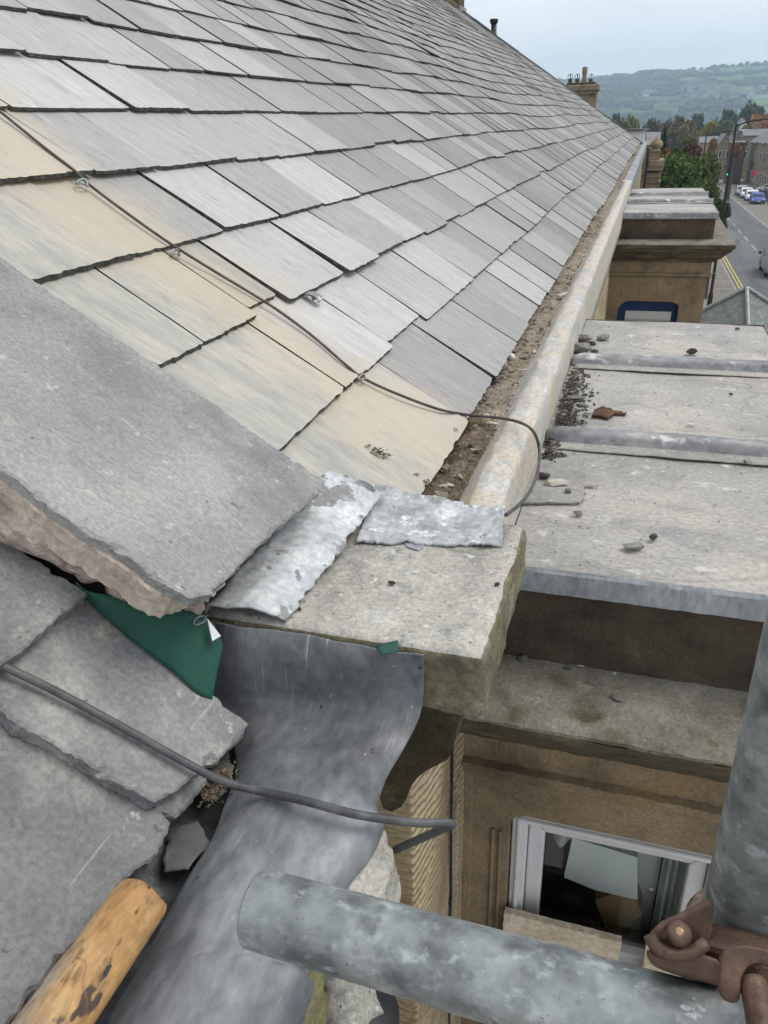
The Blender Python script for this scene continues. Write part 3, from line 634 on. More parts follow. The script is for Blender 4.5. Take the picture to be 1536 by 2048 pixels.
def arch_wall(x0, x1, zt, zs, ox0, ox1, zh, r):
    a = [(x0, zt), (x1, zt), (x1, zs), (ox1, zs)]
    a += [(ox1-r+r*math.cos(t), zh-r+r*math.sin(t)) for t in (i*math.pi/2/7 for i in range(8))]
    a += [(ox0+r-r*math.sin(t), zh-r+r*math.cos(t)) for t in (i*math.pi/2/7 for i in range(8))]
    return a+[(ox0, zs), (x0, zs)]
def bay_body(b, x1, ya, yb, wy, zt, ox0, ox1, zh, zs, r, near):
    pts = arch_wall(WX-.05, x1, zt, zs, ox0, ox1, zh, r)
    MB().prism([(a, wy, c) for a, c in pts], (0, .14, 0)).build('side_wall', M['bay_stone'], b, bevel=.004)
    MB().box((WX-.05, wy+.002, GZ), (x1, wy+.14, zs-.06)).build('apron_wall', M['bay_stone'], b)
    MB().box((WX+.02, wy-.05, zs-.058), (x1+.03, wy+.16, zs+.0)).build('sill', M['ledge'], b, bevel=.006)
    # street side: stone piers with glazed lights between, so daylight enters the room
    y0, y1, n = wy+.141, yb+.002, 2
    MB().box((x1-.14, y0, GZ), (x1-.002, y1, zs-.06)).build('front_apron', M['bay_stone'], b); MB().box((x1-.14, y0, zh), (x1-.002, y1, zt)).build('front_head', M['bay_stone'], b)
    MB().box((x1-.15, y0, zs-.058), (x1+.04, y1, zs)).build('front_sill', M['ledge'], b, bevel=.005)
    for i in range(n+1):
        c = y0+(y1-y0)*i/n; w_ = .11; MB().box((x1-.139, max(y0, c-w_), zs+.001), (x1-.003, min(y1, c+w_), zh-.001)).build('pier', M['bay_stone'], b)
    for i in range(n):
        p0, p1 = y0+(y1-y0)*i/n+.112, y0+(y1-y0)*(i+1)/n-.112
        fr = MB()
        for q in (((x1-.09, p0, zs+.002), (x1-.04, p0+.05, zh-.002)), ((x1-.09, p1-.05, zs+.002), (x1-.04, p1, zh-.002)), ((x1-.09, p0+.05, zs+.002), (x1-.04, p1-.05, zs+.05)), ((x1-.09, p0+.05, zh-.05), (x1-.04, p1-.05, zh-.002))): fr.box(*q)
        f = fr.build('front_window', M['upvc'], b); ob('pane', [(x1-.06, p0+.05, zs+.05), (x1-.06, p1-.05, zs+.05), (x1-.06, p1-.05, zh-.05), (x1-.06, p0+.05, zh-.05)], [(0, 1, 2, 3)], M['glass'], f)
    MB().prism([(a, yb-.135, c) for a, c in arch_wall(WX-.05, x1-.142, zt, zs, ox0, x1-.20, zh, r)], (0, .136, 0)).build('far_wall', M['bay_stone'], b)
    MB().box((WX-.05, yb-.135, GZ), (x1-.142, yb+.001, zs-.001)).build('far_apron', M['bay_stone'], b)
    f = MB().box((ox0, yb-.06, zs), (ox0+.05, yb-.02, zh)).box((x1-.25, yb-.06, zs), (x1-.20, yb-.02, zh)).box((ox0+.05, yb-.06, zh-.05), (x1-.25, yb-.02, zh)).build('far_window', M['upvc'], b); ob('pane', [(ox0+.05, yb-.04, zs), (x1-.25, yb-.04, zs), (x1-.25, yb-.04, zh-.05), (ox0+.05, yb-.04, zh-.05)], [(0, 1, 2, 3)], M['glass'], f)
    MB().box((WX-.04, wy+.15, -1.0), (x1-.15, yb-.15, -.9)).build('ceiling_board', M['plaster'], b)
    MB().box((WX-.04, wy+.15, -3.6), (x1-.15, yb-.15, -3.55)).build('floor_board', M['plaster'], b)
# near bay
B1 = dict(x1=.455, ya=1.235, yb=3.205)
b1, wy, zt = bay(B1['x1'], B1['ya'], B1['yb'], 'near stone bay with a flat lead roof strewn with debris and a white window', True, 1)
tl = onY(1022, 1632, wy); tr = onY(1436, 1712, wy)
OX0, OX1, ZH, ZS = tl.x, tr.x+.03, (tl.z+tr.z)/2, -1.83
bay_body(b1, B1['x1'], B1['ya'], B1['yb'], wy, zt, OX0, OX1, ZH, ZS, .035, True)
for a in (985, 1000):
    q = onY(a, 1700, wy); MB().box((q.x-.004, wy-.008, ZS), (q.x+.004, wy+.001, -1.40)).build('moulding_strip', M['bay_stone'], b1, bevel=.003)
q = onY(945, 1640, wy); MB().box((WX, wy-.006, ZS), (q.x, wy+.001, -1.242)).build('corner_strip', M['bay_stone'], b1, bevel=.003)
def window(b, x0, x1, zh, zs, y, m, gm, fw=.035, sw=.04):
    f = empty('window', ((x0+x1)/2, y, zs)); f.parent = b; f.location = Vector(((x0+x1)/2, y, zs))-ORG[b]
    def ringbox(nm, a0, a1, t, bt, wd, ya, yb, m, bev):
        # four mitred bars in one frame
        o = [(a0, bt), (a1, bt), (a1, t), (a0, t)]; i = [(a0+wd, bt+wd), (a1-wd, bt+wd), (a1-wd, t-wd), (a0+wd, t-wd)]
        mb = MB()
        for k in range(4):
            j = (k+1) % 4; mb.prism([(o[k][0], ya, o[k][1]), (o[j][0], ya, o[j][1]), (i[j][0], ya, i[j][1]), (i[k][0], ya, i[k][1])], (0, yb-ya, 0))
        return mb.build(nm, m, f, bevel=bev)
    ringbox('frame', x0, x1, zh, zs, fw, y, y+.07, m, .004)
    ringbox('bead', x0+fw*.35, x1-fw*.35, zh-fw*.35, zs+fw*.35, fw*.3, y-.010, y, m, .003)
    ringbox('sash', x0+fw+.001, x1-fw-.001, zh-fw-.001, zs+fw+.001, sw, y+.022, y+.06, m, .005)
    k = fw+sw-.002
    ob('pane', [(x0+k, y+.046, zs+k), (x1-k, y+.046, zs+k), (x1-k, y+.046, zh-k), (x0+k, y+.046, zh-k)], [(0, 1, 2, 3)], gm, f)
    return f
window(b1, OX0+.002, OX1-.002, ZH-.002, ZS+.004, wy+.012, M['upvc'], M['glass'], .034, .036)
# what shows through the glass
wi = wy+.30
pnl = [onY(*p, wy+.12) for p in ((1145, 1675), (1275, 1715), (1275, 1800), (1190, 1780), (1128, 1755))]
tag(MB().prism(pnl, (0, .012, 0)).build('leaning_board', flat('pale_card', (.86, .88, .88), .6)), 'pale grey sheet leaning inside the white bay window', 'board')
wl = flat('inner_wall_paint', (.82, .85, .83), .8)
a, c = onY(1276, 1700, wy+.2), onY(1322, 1720, wy+.2)
tag(MB().box((a.x, wy+.2, -2.6), (c.x, wy+.22, -1.15)).build('inner_reveal', wl), 'white painted reveal upright inside the bay window beside the curtain', 'panel')
cx0, cx1 = onY(1322, 1750, wy+.15).x, onY(1420, 1750, wy+.15).x
cu = grid('curtain', lambda u, v: Vector((cx0+(cx1-cx0)*u, wy+.15+.012*math.sin(u*38)+.006*math.sin(u*17+2), -1.2-1.3*v)), 80, 4, mat('teal_curtain', [(.42, .55, .53), (.55, .66, .64), (.62, .72, .70)], scale=6, rough=.9, bump=.1), thick=.002)
tag(cu, 'pale teal curtain hanging inside the bay window', 'curtain')
q = [onY(*p, wy+.14) for p in ((1190, 1800), (1262, 1775), (1285, 1830), (1220, 1880))]
tag(MB().prism(q, (0, .1, 0)).build('cardboard_box', flat('dim_cardboard', (.42, .28, .13), .9)), 'brown cardboard box behind the bay window glass', 'box')
tag(MB().box((WX+.02, wy+1.15, -3.5), (.12, wy+1.19, -1.02)).build('inner_partition', flat('dark_room_paint', (.16, .19, .19), .9)), 'dark room partition seen through the bay window', 'partition')
cl = grid('dust_sheet', lambda u, v: Vector((onY(1085, 1700, wy+.11).x+.07*u, wy+.11+.02*math.sin(u*9+v*6), -1.30-.20*v-.03*u)), 20, 20, flat('grey_cloth', (.5, .5, .48), .9), thick=.002)
tag(cl, 'grey cloth hanging in the top left of the bay window', 'cloth')
# boards standing on the sill outside the glass
cb_ = mat('flaking_cream_board', [(.44, .36, .26), (.56, .48, .37), (.62, .55, .44)], scale=9, rough=.85, bump=.3, bscale=70, layers=[((.14, .24, .15), 7, .66, .70), ((.20, .16, .11), 40, .69, .74)], fine=80)
a, c = onY(1008, 1826, wy-.022), onY(1243, 1886, wy-.022)
slabv = [a, c, Vector((c.x-.001, c.y, ZS+.001)), Vector((a.x-.004, a.y, ZS+.001))]
tag(slab('painted_board', slabv, (0, -1, 0), .018, cb_, jit=.0012, cham=.0015, seg=.012), 'cream painted board with greenish edge standing on the bay window sill', 'board')
a, c = onY(1292, 1890, wy-.022), onY(1345, 1905, wy-.022)
tag(slab('painted_board', [a, c, Vector((c.x, c.y, ZS+.001)), Vector((a.x, a.y, ZS+.001))], (0, -1, 0), .018, cb_, jit=.0012, cham=.0015, seg=.012, sd=4), 'narrow cream board offcut on the sill beside the scaffold coupler', 'board')

# far bay
b2, wy2, zt2 = bay(.55, 7.27, 9.86, 'far stone bay with lead flat roof and a blue boarded round cornered window', False, 2)
wl0, wl1 = onY(1235, 620, wy2), onY(1362, 620, wy2); zh2 = onY(1300, 603, wy2).z
bay_body(b2, .55, 7.27, 9.86, wy2, zt2, wl0.x, wl1.x, zh2, zh2-1.3, .10, False)
blue = mat('blue_paint', [(.004, .014, .06), (.007, .022, .09), (.011, .03, .12)], scale=6, rough=.5, bump=.1)
w2 = empty('window', (0, wy2, zh2-1.3)); w2.parent = b2; w2.location = Vector((0, wy2, zh2-1.3))-ORG[b2]
MB().box((wl0.x-.03, wy2+.06, zh2-1.3), (wl1.x+.03, wy2+.10, zh2+.03)).build('blue_frame', blue, w2)
s0, s1 = onY(1251, 621, wy2+.05), onY(1343, 622, wy2+.05)
MB().box((s0.x, wy2+.045, s0.z-.9), (s1.x, wy2+.06, s0.z)).build('white_panel', flat('dull_white_panel', (.42, .43, .42), .7), w2)
for i in range(10):
    x = s0.x+.02+(s1.x-s0.x-.04)*i/9.0
    MB().box((x-.006, wy2+.038, s0.z-.85), (x+.02, wy2+.045, s0.z-.07)).build('slat', flat('tan_slat', (.30, .27, .21), .8) if i == 0 else bpy.data.materials['tan_slat'], w2)
MB().box((.55-.2, wy2-.006, -2.0), (.55-.08, wy2, -1.45)).build('stone_panel', M['bay_stone'], b2, bevel=.003)
for i in range(4):
    x = wl0.x+.02+i*.145; MB().box((x, wy2-.004, zh2+.025), (x+.135, wy2, zt2-.06)).build('voussoir', M['bay_stone'], b2, bevel=.003)

# ------------------------------------------------------------------ kneeler stone at the eaves, with its corbel
KZ = -.585
def rough_box(name, lo, hi, m, parent, n=(20, 20, 8), amp=.004, rnd_=.012, sd=0, mats=None, sel=None):
    lo, hi = Vector(lo), Vector(hi); bm = bmesh.new(); bmesh.ops.create_cube(bm, size=1)
    for ax, k in enumerate(n):
        es = [e for e in bm.edges if abs((e.verts[0].co-e.verts[1].co).normalized()[ax]) > .9]
        bmesh.ops.subdivide_edges(bm, edges=es, cuts=k-1, use_grid_fill=True)
    sz = hi-lo; c = (lo+hi)/2
    for v in bm.verts:
        p = Vector((v.co.x*sz.x, v.co.y*sz.y, v.co.z*sz.z)); q = Vector(p)
        inn = Vector([max(-(sz[i]/2-rnd_), min(sz[i]/2-rnd_, p[i])) for i in range(3)]); d = p-inn
        if d.length > 1e-9: q = inn+d.normalized()*min(d.length, rnd_)
        w_ = c+q; nn = (d.normalized() if d.length > 1e-9 else Vector())
        a = amp*(nz(w_.x*14+sd, w_.y*14, w_.z*14)+.6*nz(w_.x*38+sd, w_.y*38, w_.z*38)+.35*nz(w_.x*90+sd, w_.y*90, w_.z*90))
        edge = 1+1.6*(sum(1 for i in range(3) if abs(d[i]) > rnd_*.3) > 1)
        v.co = w_+nn*a*edge
    vs = [v.co.copy() for v in bm.verts]; fs = [tuple(x.index for x in f.verts) for f in bm.faces]
    bm.verts.ensure_lookup_table(); fm = [sel(f.normal, f.calc_center_median()) for f in bm.faces] if sel else None
    bm.free(); return ob(name, vs, fs, m, parent, True, mats=mats, fmi=fm)
kn = empty('kneeler_stone', (-.33, .95, -.70), 'square sandstone kneeler block with mossy sides at the eaves corner', 'kneeler stone')
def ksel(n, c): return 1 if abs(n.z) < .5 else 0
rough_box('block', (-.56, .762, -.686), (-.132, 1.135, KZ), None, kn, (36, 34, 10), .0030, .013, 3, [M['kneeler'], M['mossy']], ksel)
# corbel: S-curved bracket
cp = [onY(*p, .79) for p in ((928, 1405), (923, 1424), (920, 1444), (912, 1469), (907, 1499), (897, 1517), (874, 1531), (850, 1543), (832, 1558), (822, 1574), (814, 1596), (800, 1616), (782, 1624), (765, 1618), (755, 1595))]
cv = [(p.x, p.z) for p in cp]+[(-.32, cp[-1].z), (-.32, -.675)]
co = MB()
n = len(cv); NS = 14
vs, fs = [], []
for j in range(NS+1):
    y = .79+.30*j/NS
    for i, (x, z) in enumerate(cv):
        a = .004*nz(x*25, y*25, z*25)+.003*nz(x*70, y*70, z*70); vs.append((x+a, y+a*.6, z+a))
for j in range(NS): fs += [(j*n+i, j*n+(i+1) % n, (j+1)*n+(i+1) % n, (j+1)*n+i) for i in range(n)]
fs += [tuple(range(n)), tuple(range(NS*n, NS*n+n))[::-1]]
ob('corbel', vs, fs, M['corbel'], kn)

# old white lead strips lying on the kneeler
def strip_a(u, v):
    l = onZ(415, 1238, KZ).lerp(onZ(652, 962, -.545), v); r = onZ(572, 1248, KZ).lerp(onZ(764, 992, -.568), v)
    p = l.lerp(r, u); e = .010*nz(v*9, 3)+.005*nz(v*30, 8); p.x += e*u**6+.004*nz(v*6, 1)*(1-u)
    p.z += .003+.018*math.sin(min(1, (1-u)*1.5)*math.pi*.62)*(1-.1*v)-.010*(1 if u < .02 else 0)+.0025*nz(u*6, v*8)+.004*nz(v*20, 4)*u**8
    return p
tag(grid('lead_strip', strip_a, 26, 60, M['lead_white'], thick=.0035), 'old whitened lead roll strip with flaking dark patches beside the coping slab', 'lead strip')
def strip_b(u, v):
    l = onZ(712, 1088, KZ).lerp(onZ(752, 986, KZ), v); r = onZ(1004, 1096, KZ).lerp(onZ(1018, 1040, KZ), v); p = l.lerp(r, u)
    p.y += -.012*(.6*nz(u*7, 2)+.5*nz(u*30, 3)+.1)*(1-v)**3
    p.z += .006+.005*nz(u*5, v*3, 5)+.003*nz(u*16, v*9)+.0015*nz(u*40, v*20)+.010*v**3+.022*max(0, u-.86)/.14*v*(1-.5*v)
    if u > .9: p.x -= .010*(u-.9)/.1*v
    return p
tag(grid('lead_flap', strip_b, 90, 28, M['lead_white2'], thick=.004), 'crumpled pale lead flap across the back of the kneeler stone', 'lead flap')
c = onZ(828, 1088, KZ+.003)
tag(slab('lead_scrap', [c+Vector((-.022, .008, 0)), c+Vector((.016, .01, 0)), c+Vector((.012, -.016, 0)), c+Vector((-.006, -.012, 0))], (0, 0, 1), .003, M['lead_drip'], jit=.002, cham=.001, seg=.006), 'small torn grey lead scrap in front of the pale flap', 'lead scrap')

# ------------------------------------------------------------------ party wall: coping slab on mortar and pink rubble
pw = empty('party_wall', RP(.82, .2, -.2), 'party wall head of pink rubble and cream mortar under the coping slab', 'wall')
SO = .07
so_ = [onR(0, 512, SO)+RU*.9, onR(0, 512, SO), onR(652, 962, SO), onR(640, 985, SO), onR(520, 1085, SO), onR(425, 1185, SO), onR(385, 1196, SO), onR(340, 1175, SO), onR(255, 1110, SO), onR(170, 1060, SO), onR(100, 1012, SO), onR(45, 965, SO), onR(0, 935, SO), onR(0, 935, SO)+RU*1.1]
cs = slab('coping_slab', so_, RN, .016, M['slab'], seg=.006, jit=.0022, cham=.0035, vj=.002, sd=3)
tag(cs, 'large rough grey stone coping slab sloping beside the slate roof', 'coping slab')
# split lower layers of the slab, showing in steps on the near side
so2 = [p-RN*.0165+Vector((.004 if i in (2, 3, 4) else 0, -.002-.004*nz(i*1.7) if i >= 6 else 0, 0)) for i, p in enumerate(so_)]
slab('mortar_bed', [p+RU*(.020 if 2 <= i <= 7 else 0) for i, p in enumerate(so2)], RN, .042, M['mortar'], pw, seg=.006, jit=.0035, cham=.004, vj=.002, sd=8)
MB().prism([RP(.69, .20, -.13), RP(.69, 2.2, -.13), RP(.69, 2.2, -.012), RP(.69, .24, -.012)], (0, .30, 0)).build('core', M['deck'], pw)
rocks = [(22, 1062, .085, .055, .06), (75, 1098, .10, .055, .06), (135, 1132, .075, .05, .05), (205, 1166, .13, .05, .055), (268, 1190, .08, .045, .04), (325, 1200, .07, .04, .035), (-40, 1020, .1, .06, .06), (160, 1120, .06, .05, .05)]
for i, (px, py, a, b, c) in enumerate(rocks):
    p = onR(px, py+8, -.022); rock('rubble_stone', p+Vector((0, .022, -.03)), (a*1.5, b*1.6, c*1.2), M['rubble'], i*4.1+2, 0, pw, (rnd(-.3, .3), TH+rnd(-.15, .15)), sub=3)
# cream mortar crumbs at the slab's lower corner
for i, (px, py, s) in enumerate(((432, 1178, .014), (447, 1158, .018), (420, 1192, .012), (468, 1140, .010))):
    rock('mortar_crumb', onR(px, py, SO-.028), (s*1.8, s*1.1, s), M['palechip'], i*2.2+40, .9, pw)
# ------------------------------------------------------------------ neighbouring stone-slate roof (bottom left)
NO = -.08
nr = empty('stone_slate_roof', RP(.4, 0, -.1), 'neighbouring roof of big dark stone slates at the lower left', 'roof')
def ns(px, py, o): return onR(px, py, NO+o)
D_ = [ns(-260, 1240, 0), ns(0, 1424, 0), ns(60, 1462, 0), ns(185, 1540, 0), ns(320, 1618, 0), ns(346, 1640, 0), ns(338, 1668, 0), ns(300, 1722, 0), ns(262, 1748, 0), ns(180, 1850, 0), ns(60, 2000, 0), ns(-40, 2130, 0), ns(-500, 2000, 0)]
B_ = [ns(-120, 1275, .022), ns(20, 1318, .022), ns(90, 1230, .022), ns(172, 1180, .022), ns(300, 1290, .022), ns(420, 1382, .022), ns(497, 1448, .022), ns(478, 1480, .022), ns(455, 1498, .022), ns(440, 1522, .022), ns(412, 1522, .022), ns(398, 1545, .022), ns(350, 1585, .022), ns(312, 1604, .022), ns(245, 1570, .022), ns(185, 1532, .022), ns(110, 1488, .022), ns(35, 1450, .022), ns(0, 1418, .022), ns(-160, 1330, .022)]
A_ = [ns(-200, 950, .046), ns(0, 1070, .046), ns(90, 1130, .046), ns(176, 1184, .046), ns(110, 1238, .046), ns(50, 1295, .046), ns(0, 1330, .046), ns(-60, 1370, .046), ns(-420, 1150, .046)]
for i, (o, t) in enumerate(((D_, .022), (B_, .020), (A_, .024))):
    slab('stone_slate', o, RN, t, M['bigslate'], nr, seg=.006, jit=.0032, cham=.003, vj=.0015, sd=i*3+11)
slab('stone_slate', [ns(300, 1590, .002), ns(400, 1540, .002), ns(420, 1555, .002), ns(352, 1636, .002), ns(318, 1622, .002)], RN, .02, M['bigslate'], nr, seg=.005, jit=.003, cham=.003, sd=30)
random.seed(17)
for r in range(7):
    s0 = .03 if r == 0 else .08+.28*r; yy_ = -1.6; ymax = .22 if r == 0 else .665
    while yy_ < ymax-.1:
        l_ = min(rnd(.26, .42), ymax-yy_); o_ = -.004 if r == 0 else .014
        slab('stone_slate', [RP(yy_+.004, s0, NO+o_), RP(yy_+l_-.004, s0+rnd(-.01, .01), NO+o_), RP(yy_+l_-.004, s0+.36, NO+o_-.018), RP(yy_+.004, s0+.36, NO+o_-.018)], RN, .017, M['bigslate'], nr, seg=.02, jit=.003, cham=.003, sd=r*5+yy_)
        yy_ += l_
dk = [RP(-1.5, .075, NO-.026), RP(.70, .075, NO-.026), RP(.70, 2.2, NO-.026), RP(-1.5, 2.2, NO-.026)]
MB().prism(dk, RN*-.04).build('roof_deck', M['deck'], nr)

# green woven membrane tucked under the slab
def weave(name, a, sc):
    m = mat(name, [tuple(c*.75 for c in a), a, tuple(c*1.2 for c in a)], scale=10, rough=.55, bump=0)
    t = m.node_tree; N = t.nodes; L = t.links; tc = N.new('ShaderNodeTexCoord')
    h = None
    for rot in ((0, 0, .5), (0, 0, 2.07)):
        mp = N.new('ShaderNodeMapping'); mp.inputs['Rotation'].default_value = rot; wv = N.new('ShaderNodeTexWave'); wv.inputs['Scale'].default_value = sc
        L.new(tc.outputs['Object'], mp.inputs[0]); L.new(mp.outputs[0], wv.inputs['Vector'])
        if h is None: h = wv.outputs['Fac']
        else:
            mm = N.new('ShaderNodeMath'); mm.operation = 'MAXIMUM'; L.new(h, mm.inputs[0]); L.new(wv.outputs['Fac'], mm.inputs[1]); h = mm.outputs[0]
    bp = N.new('ShaderNodeBump'); bp.inputs['Strength'].default_value = .45; bp.inputs['Distance'].default_value = .0015
    L.new(h, bp.inputs['Height']); L.new(bp.outputs[0], N['Principled BSDF'].inputs['Normal']); return m
M['green'] = weave('green_membrane', (.015, .080, .057), 190)
gm = empty('roof_membrane', onR(380, 1300, -.05), 'dark green woven roof membrane poking out under the coping slab', 'membrane')
edge1 = spline([onR(150, 1165, -.028), onR(180, 1184, -.028), onR(290, 1196, -.015), onR(372, 1222, -.006), onR(425, 1245, -.010), onR(446, 1290, -.018)], 6)
edge2 = spline([onR(165, 1190, -.050), onR(200, 1225, -.050), onR(270, 1285, -.052), onR(335, 1335, -.054), onR(392, 1385, -.056), onR(424, 1400, -.058)], 6)
def gmf(u, v):
    q = u*(len(edge1)-1); i = min(int(q), len(edge1)-2); a = edge1[i].lerp(edge1[i+1], q-i); b = edge2[i].lerp(edge2[i+1], q-i)
    return a.lerp(b, v)+RN*(.010*math.sin(v*math.pi)*math.sin(u*math.pi)+.002*nz(u*5, v*3))
grid('sheet', gmf, 40, 16, M['green'], gm, thick=.0012)
wc = [onR(414, 1238, -.003), onR(441, 1273, -.006), onR(424, 1283, -.004)]
MB().prism(wc, RN*.0012).build('folded_corner', flat('white_backing', (.60, .61, .62), .6), gm)
e = onR(400, 1242, -.004); tube('torn_eyelet', [e+Vector((.007*math.cos(t), .010*math.sin(t), .001)) for t in (0, 1, 2, 3, 4, 5, 6.2)], .0011, M['lead_drip'], gm, sm=3)
grid('back_tab', lambda u, v: onZ(752, 1290, KZ+.004).lerp(onZ(796, 1280, KZ+.004), u).lerp(onZ(760, 1310, KZ+.003).lerp(onZ(798, 1302, KZ+.003), u), v), 4, 4, M['green'], gm, thick=.001)

# ------------------------------------------------------------------ new lead apron over the neighbouring gutter edge
Rr = [(850, 1309, -.583), (849, 1340, -.612), (848, 1385, -.648), (838, 1432, -.672), (805, 1487, -.682), (770, 1545, -.684), (752, 1600, -.684), (764, 1640, -.684), (738, 1705, -.690), (692, 1762, -.695), (650, 1850, -.695), (612, 1935, -.695), (575, 2048, -.695), (535, 2200, -.695)]
Lr = [(420, 1240, -.583), (432, 1290, -.612), (432, 1345, -.648), (420, 1395, -.690), (450, 1440, -.715), (472, 1500, -.720), (470, 1560, -.716), (448, 1620, -.712), (420, 1690, -.708), (372, 1770, -.706), (330, 1850, -.706), (280, 1940, -.706), (216, 2048, -.706), (150, 2170, -.706)]
RS_ = spline([onZ(*p) for p in Rr]+[Vector((-.215, -.9, -.70))], 8); LS_ = spline([onZ(*p) for p in Lr]+[Vector((-.375, -.9, -.708))], 8)
def apron(u, v):
    q = v*(len(RS_)-1); i = min(int(q), len(RS_)-2); a = LS_[i].lerp(LS_[i+1], q-i); b = RS_[i].lerp(RS_[i+1], q-i); p = a.lerp(b, u); v = v*14/13
    flatk = max(0, min(1, (v-.22)/.2)); 
    crown = (1-abs(2*u-1)**3.2)
    p.z += flatk*(.030*crown*(.7+.3*min(1, v*1.2)))
    up = max(0, 1-v/.22)
    p.y += up*(-.018*math.sin(u*math.pi)*math.sin(min(1, v/.22)*math.pi)) - .006*up*nz(u*3, 1)
    p.z += .010*math.exp(-((v-.30)/.10)**2)*math.sin(u*math.pi*1.3+.2)*.6
    # dressed dents
    p += Vector((0, .003*nz(u*4, v*7, 9), .0045*nz(u*3.3, v*6, 3)+.0015*nz(u*9, v*18, 6)))
    # edge droop at right
    if u > .93: p.z -= .012*((u-.93)/.07)**2*flatk
    return p
ap = grid('lead_apron', apron, 60, 168, M['lead_new'], thick=.0028)
mod(ap, 'SUBSURF', levels=1, render_levels=1)
tag(ap, 'new dark grey lead apron dressed up against the kneeler and down the gutter edge', 'lead apron')

# gutter trough between the stone slates and the apron
nt_ = empty('neighbour_gutter', (-.43, .45, -.78), 'dark grimy gutter trough between the big slates and the new lead', 'gutter')
def trough(u, v):
    x = -.475+.10*u; y = -.9+1.6*v
    return Vector((x, y, -.738+.02*math.cos(u*6.28)*.5+.004*nz(x*20, y*12)+.002*nz(x*70, y*60)))
grid('trough_floor', trough, 14, 150, mat('wet_lead', [(.035, .038, .04), (.07, .075, .078), (.12, .122, .12)], scale=12, rough=.4, bump=.4, bscale=40, layers=[((.035, .03, .024), 8, .55, .65)], metallic=.2, fine=60), nt_, thick=.004)
slab('slate_offcut', [onZ(*p, -.722) for p in ((335, 1668), (395, 1640), (418, 1680), (375, 1735), (330, 1740))], (.15, 0, 1), .006, mat('wet_slate', [(.075, .075, .075), (.11, .11, .108), (.15, .148, .14)], scale=14, rough=.55, bump=.4, bscale=50), nt_, jit=.004, cham=.002, seg=.008)
random.seed(8)
for (px, py, r) in ((428, 1535, .020), (442, 1560, .020), (425, 1590, .016), (415, 1560, .014)):
    tuft(onZ(px, py, -.705), r, 130, M['soil'], nt_, Vector((0, 0, 1)))
    rock('soil_clod', onZ(px, py, -.722), (r*1.9, r*1.9, r*1.3), M['dirt'], px*.1, 0, nt_, sub=3)
# gutter stone below the apron, broken end towards the kneeler, mossy below
nst = empty('gutter_stone_block', (-.30, .4, -.90), 'broken pale gutter stone under the edge of the new lead', 'stone block')
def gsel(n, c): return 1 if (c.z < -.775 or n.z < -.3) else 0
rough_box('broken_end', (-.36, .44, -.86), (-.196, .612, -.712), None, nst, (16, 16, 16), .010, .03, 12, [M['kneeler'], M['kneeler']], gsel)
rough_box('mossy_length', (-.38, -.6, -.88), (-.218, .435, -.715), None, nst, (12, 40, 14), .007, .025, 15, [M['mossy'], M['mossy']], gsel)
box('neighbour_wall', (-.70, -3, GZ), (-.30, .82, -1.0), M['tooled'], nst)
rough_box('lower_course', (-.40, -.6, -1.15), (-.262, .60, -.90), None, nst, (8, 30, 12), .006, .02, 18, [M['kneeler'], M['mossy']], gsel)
# ------------------------------------------------------------------ wires and cables
wpts = [onR(-40, 195, .012), onR(0, 223, .012), onR(80, 288, .013), onR(150, 342, .017), onR(182, 372, .008), onR(262, 432, .012), onR(345, 490, .015), onR(430, 543, .012), onR(540, 610, .013), onR(620, 668, .013), onR(690, 728, .015), onR(728, 757, .008), onR(800, 790, .015), onR(880, 819, .017), onR(940, 830, .017)]
wpts += [onZ(1000, 836, -.578), onZ(1040, 845, -.572), onX(1066, 862, -.172), onX(1078, 895, -.160), onX(1077, 935, -.150), onX(1064, 975, -.145), onX(1042, 1006, -.142), onX(1012, 1030, -.150)]
wr = empty('lightning_wire', onR(345, 490, .03), 'thin grey wire crossing the near slates and looping over the gutter', 'wire')
tube('wire', wpts, .0032, M['wire'], wr, n=8, sm=8)
for (px, py, r) in ((165, 366, .016), (352, 506, .012), (725, 756, .012)):
    c = onR(px, py, .010); tube('wire_loop', [c+Vector((0, 1, 0))*r*math.cos(t)+RU*r*.55*math.sin(t)+RN*.004*math.sin(t*2) for t in [i*2*math.pi/10 for i in range(11)]], .0026, M['galv'], wr, sm=4)
cpts = [onR(-60, 1300, NO+.040), onR(0, 1329, NO+.036), onR(110, 1382, NO+.034), onR(240, 1452, NO+.032), onR(380, 1530, NO+.034), onR(450, 1564, NO+.045), onZ(520, 1582, -.668), onZ(610, 1602, -.650), onZ(700, 1626, -.650), onZ(770, 1638, -.664), onZ(840, 1646, -.672), onZ(890, 1645, -.678), onZ(903, 1650, -.684), onZ(880, 1660, -.70), onZ(835, 1680, -.735), onZ(790, 1700, -.77)]
tag(tube('black_cable', cpts, .0048, M['cable'], n=10, sm=8), 'thick dark cable lying over the big slates and the new lead apron', 'cable')
# ------------------------------------------------------------------ scaffold
TA = Vector((-.1831, .2914, -.4511)); TD = Vector((.9958, -.0574, .0706)).normalized(); TR = .02415
def pipe(name, a, b, r, m, **k):
    a, b = Vector(a), Vector(b); d = (b-a).normalized(); e1 = d.orthogonal().normalized(); e2 = d.cross(e1); n = 40; v = []; 
    prof_ = [(0, r*.86), (0, r*.96), (.0012, r)]; L = (b-a).length
    rr = [(.02, r*.84), (0, r*.84)]+prof_[1:]+[(L-.0012, r), (L, r*.96), (L, r*.84), (L-.02, r*.84)]
    for (t, q) in rr: v += [a+d*t+(e1*math.cos(2*math.pi*i/n)+e2*math.sin(2*math.pi*i/n))*q for i in range(n)]
    f = [(j*n+i, j*n+(i+1) % n, (j+1)*n+(i+1) % n, (j+1)*n+i) for j in range(len(rr)-1) for i in range(n)]
    return smooth_angle(ob(name, v, f, m), 35)
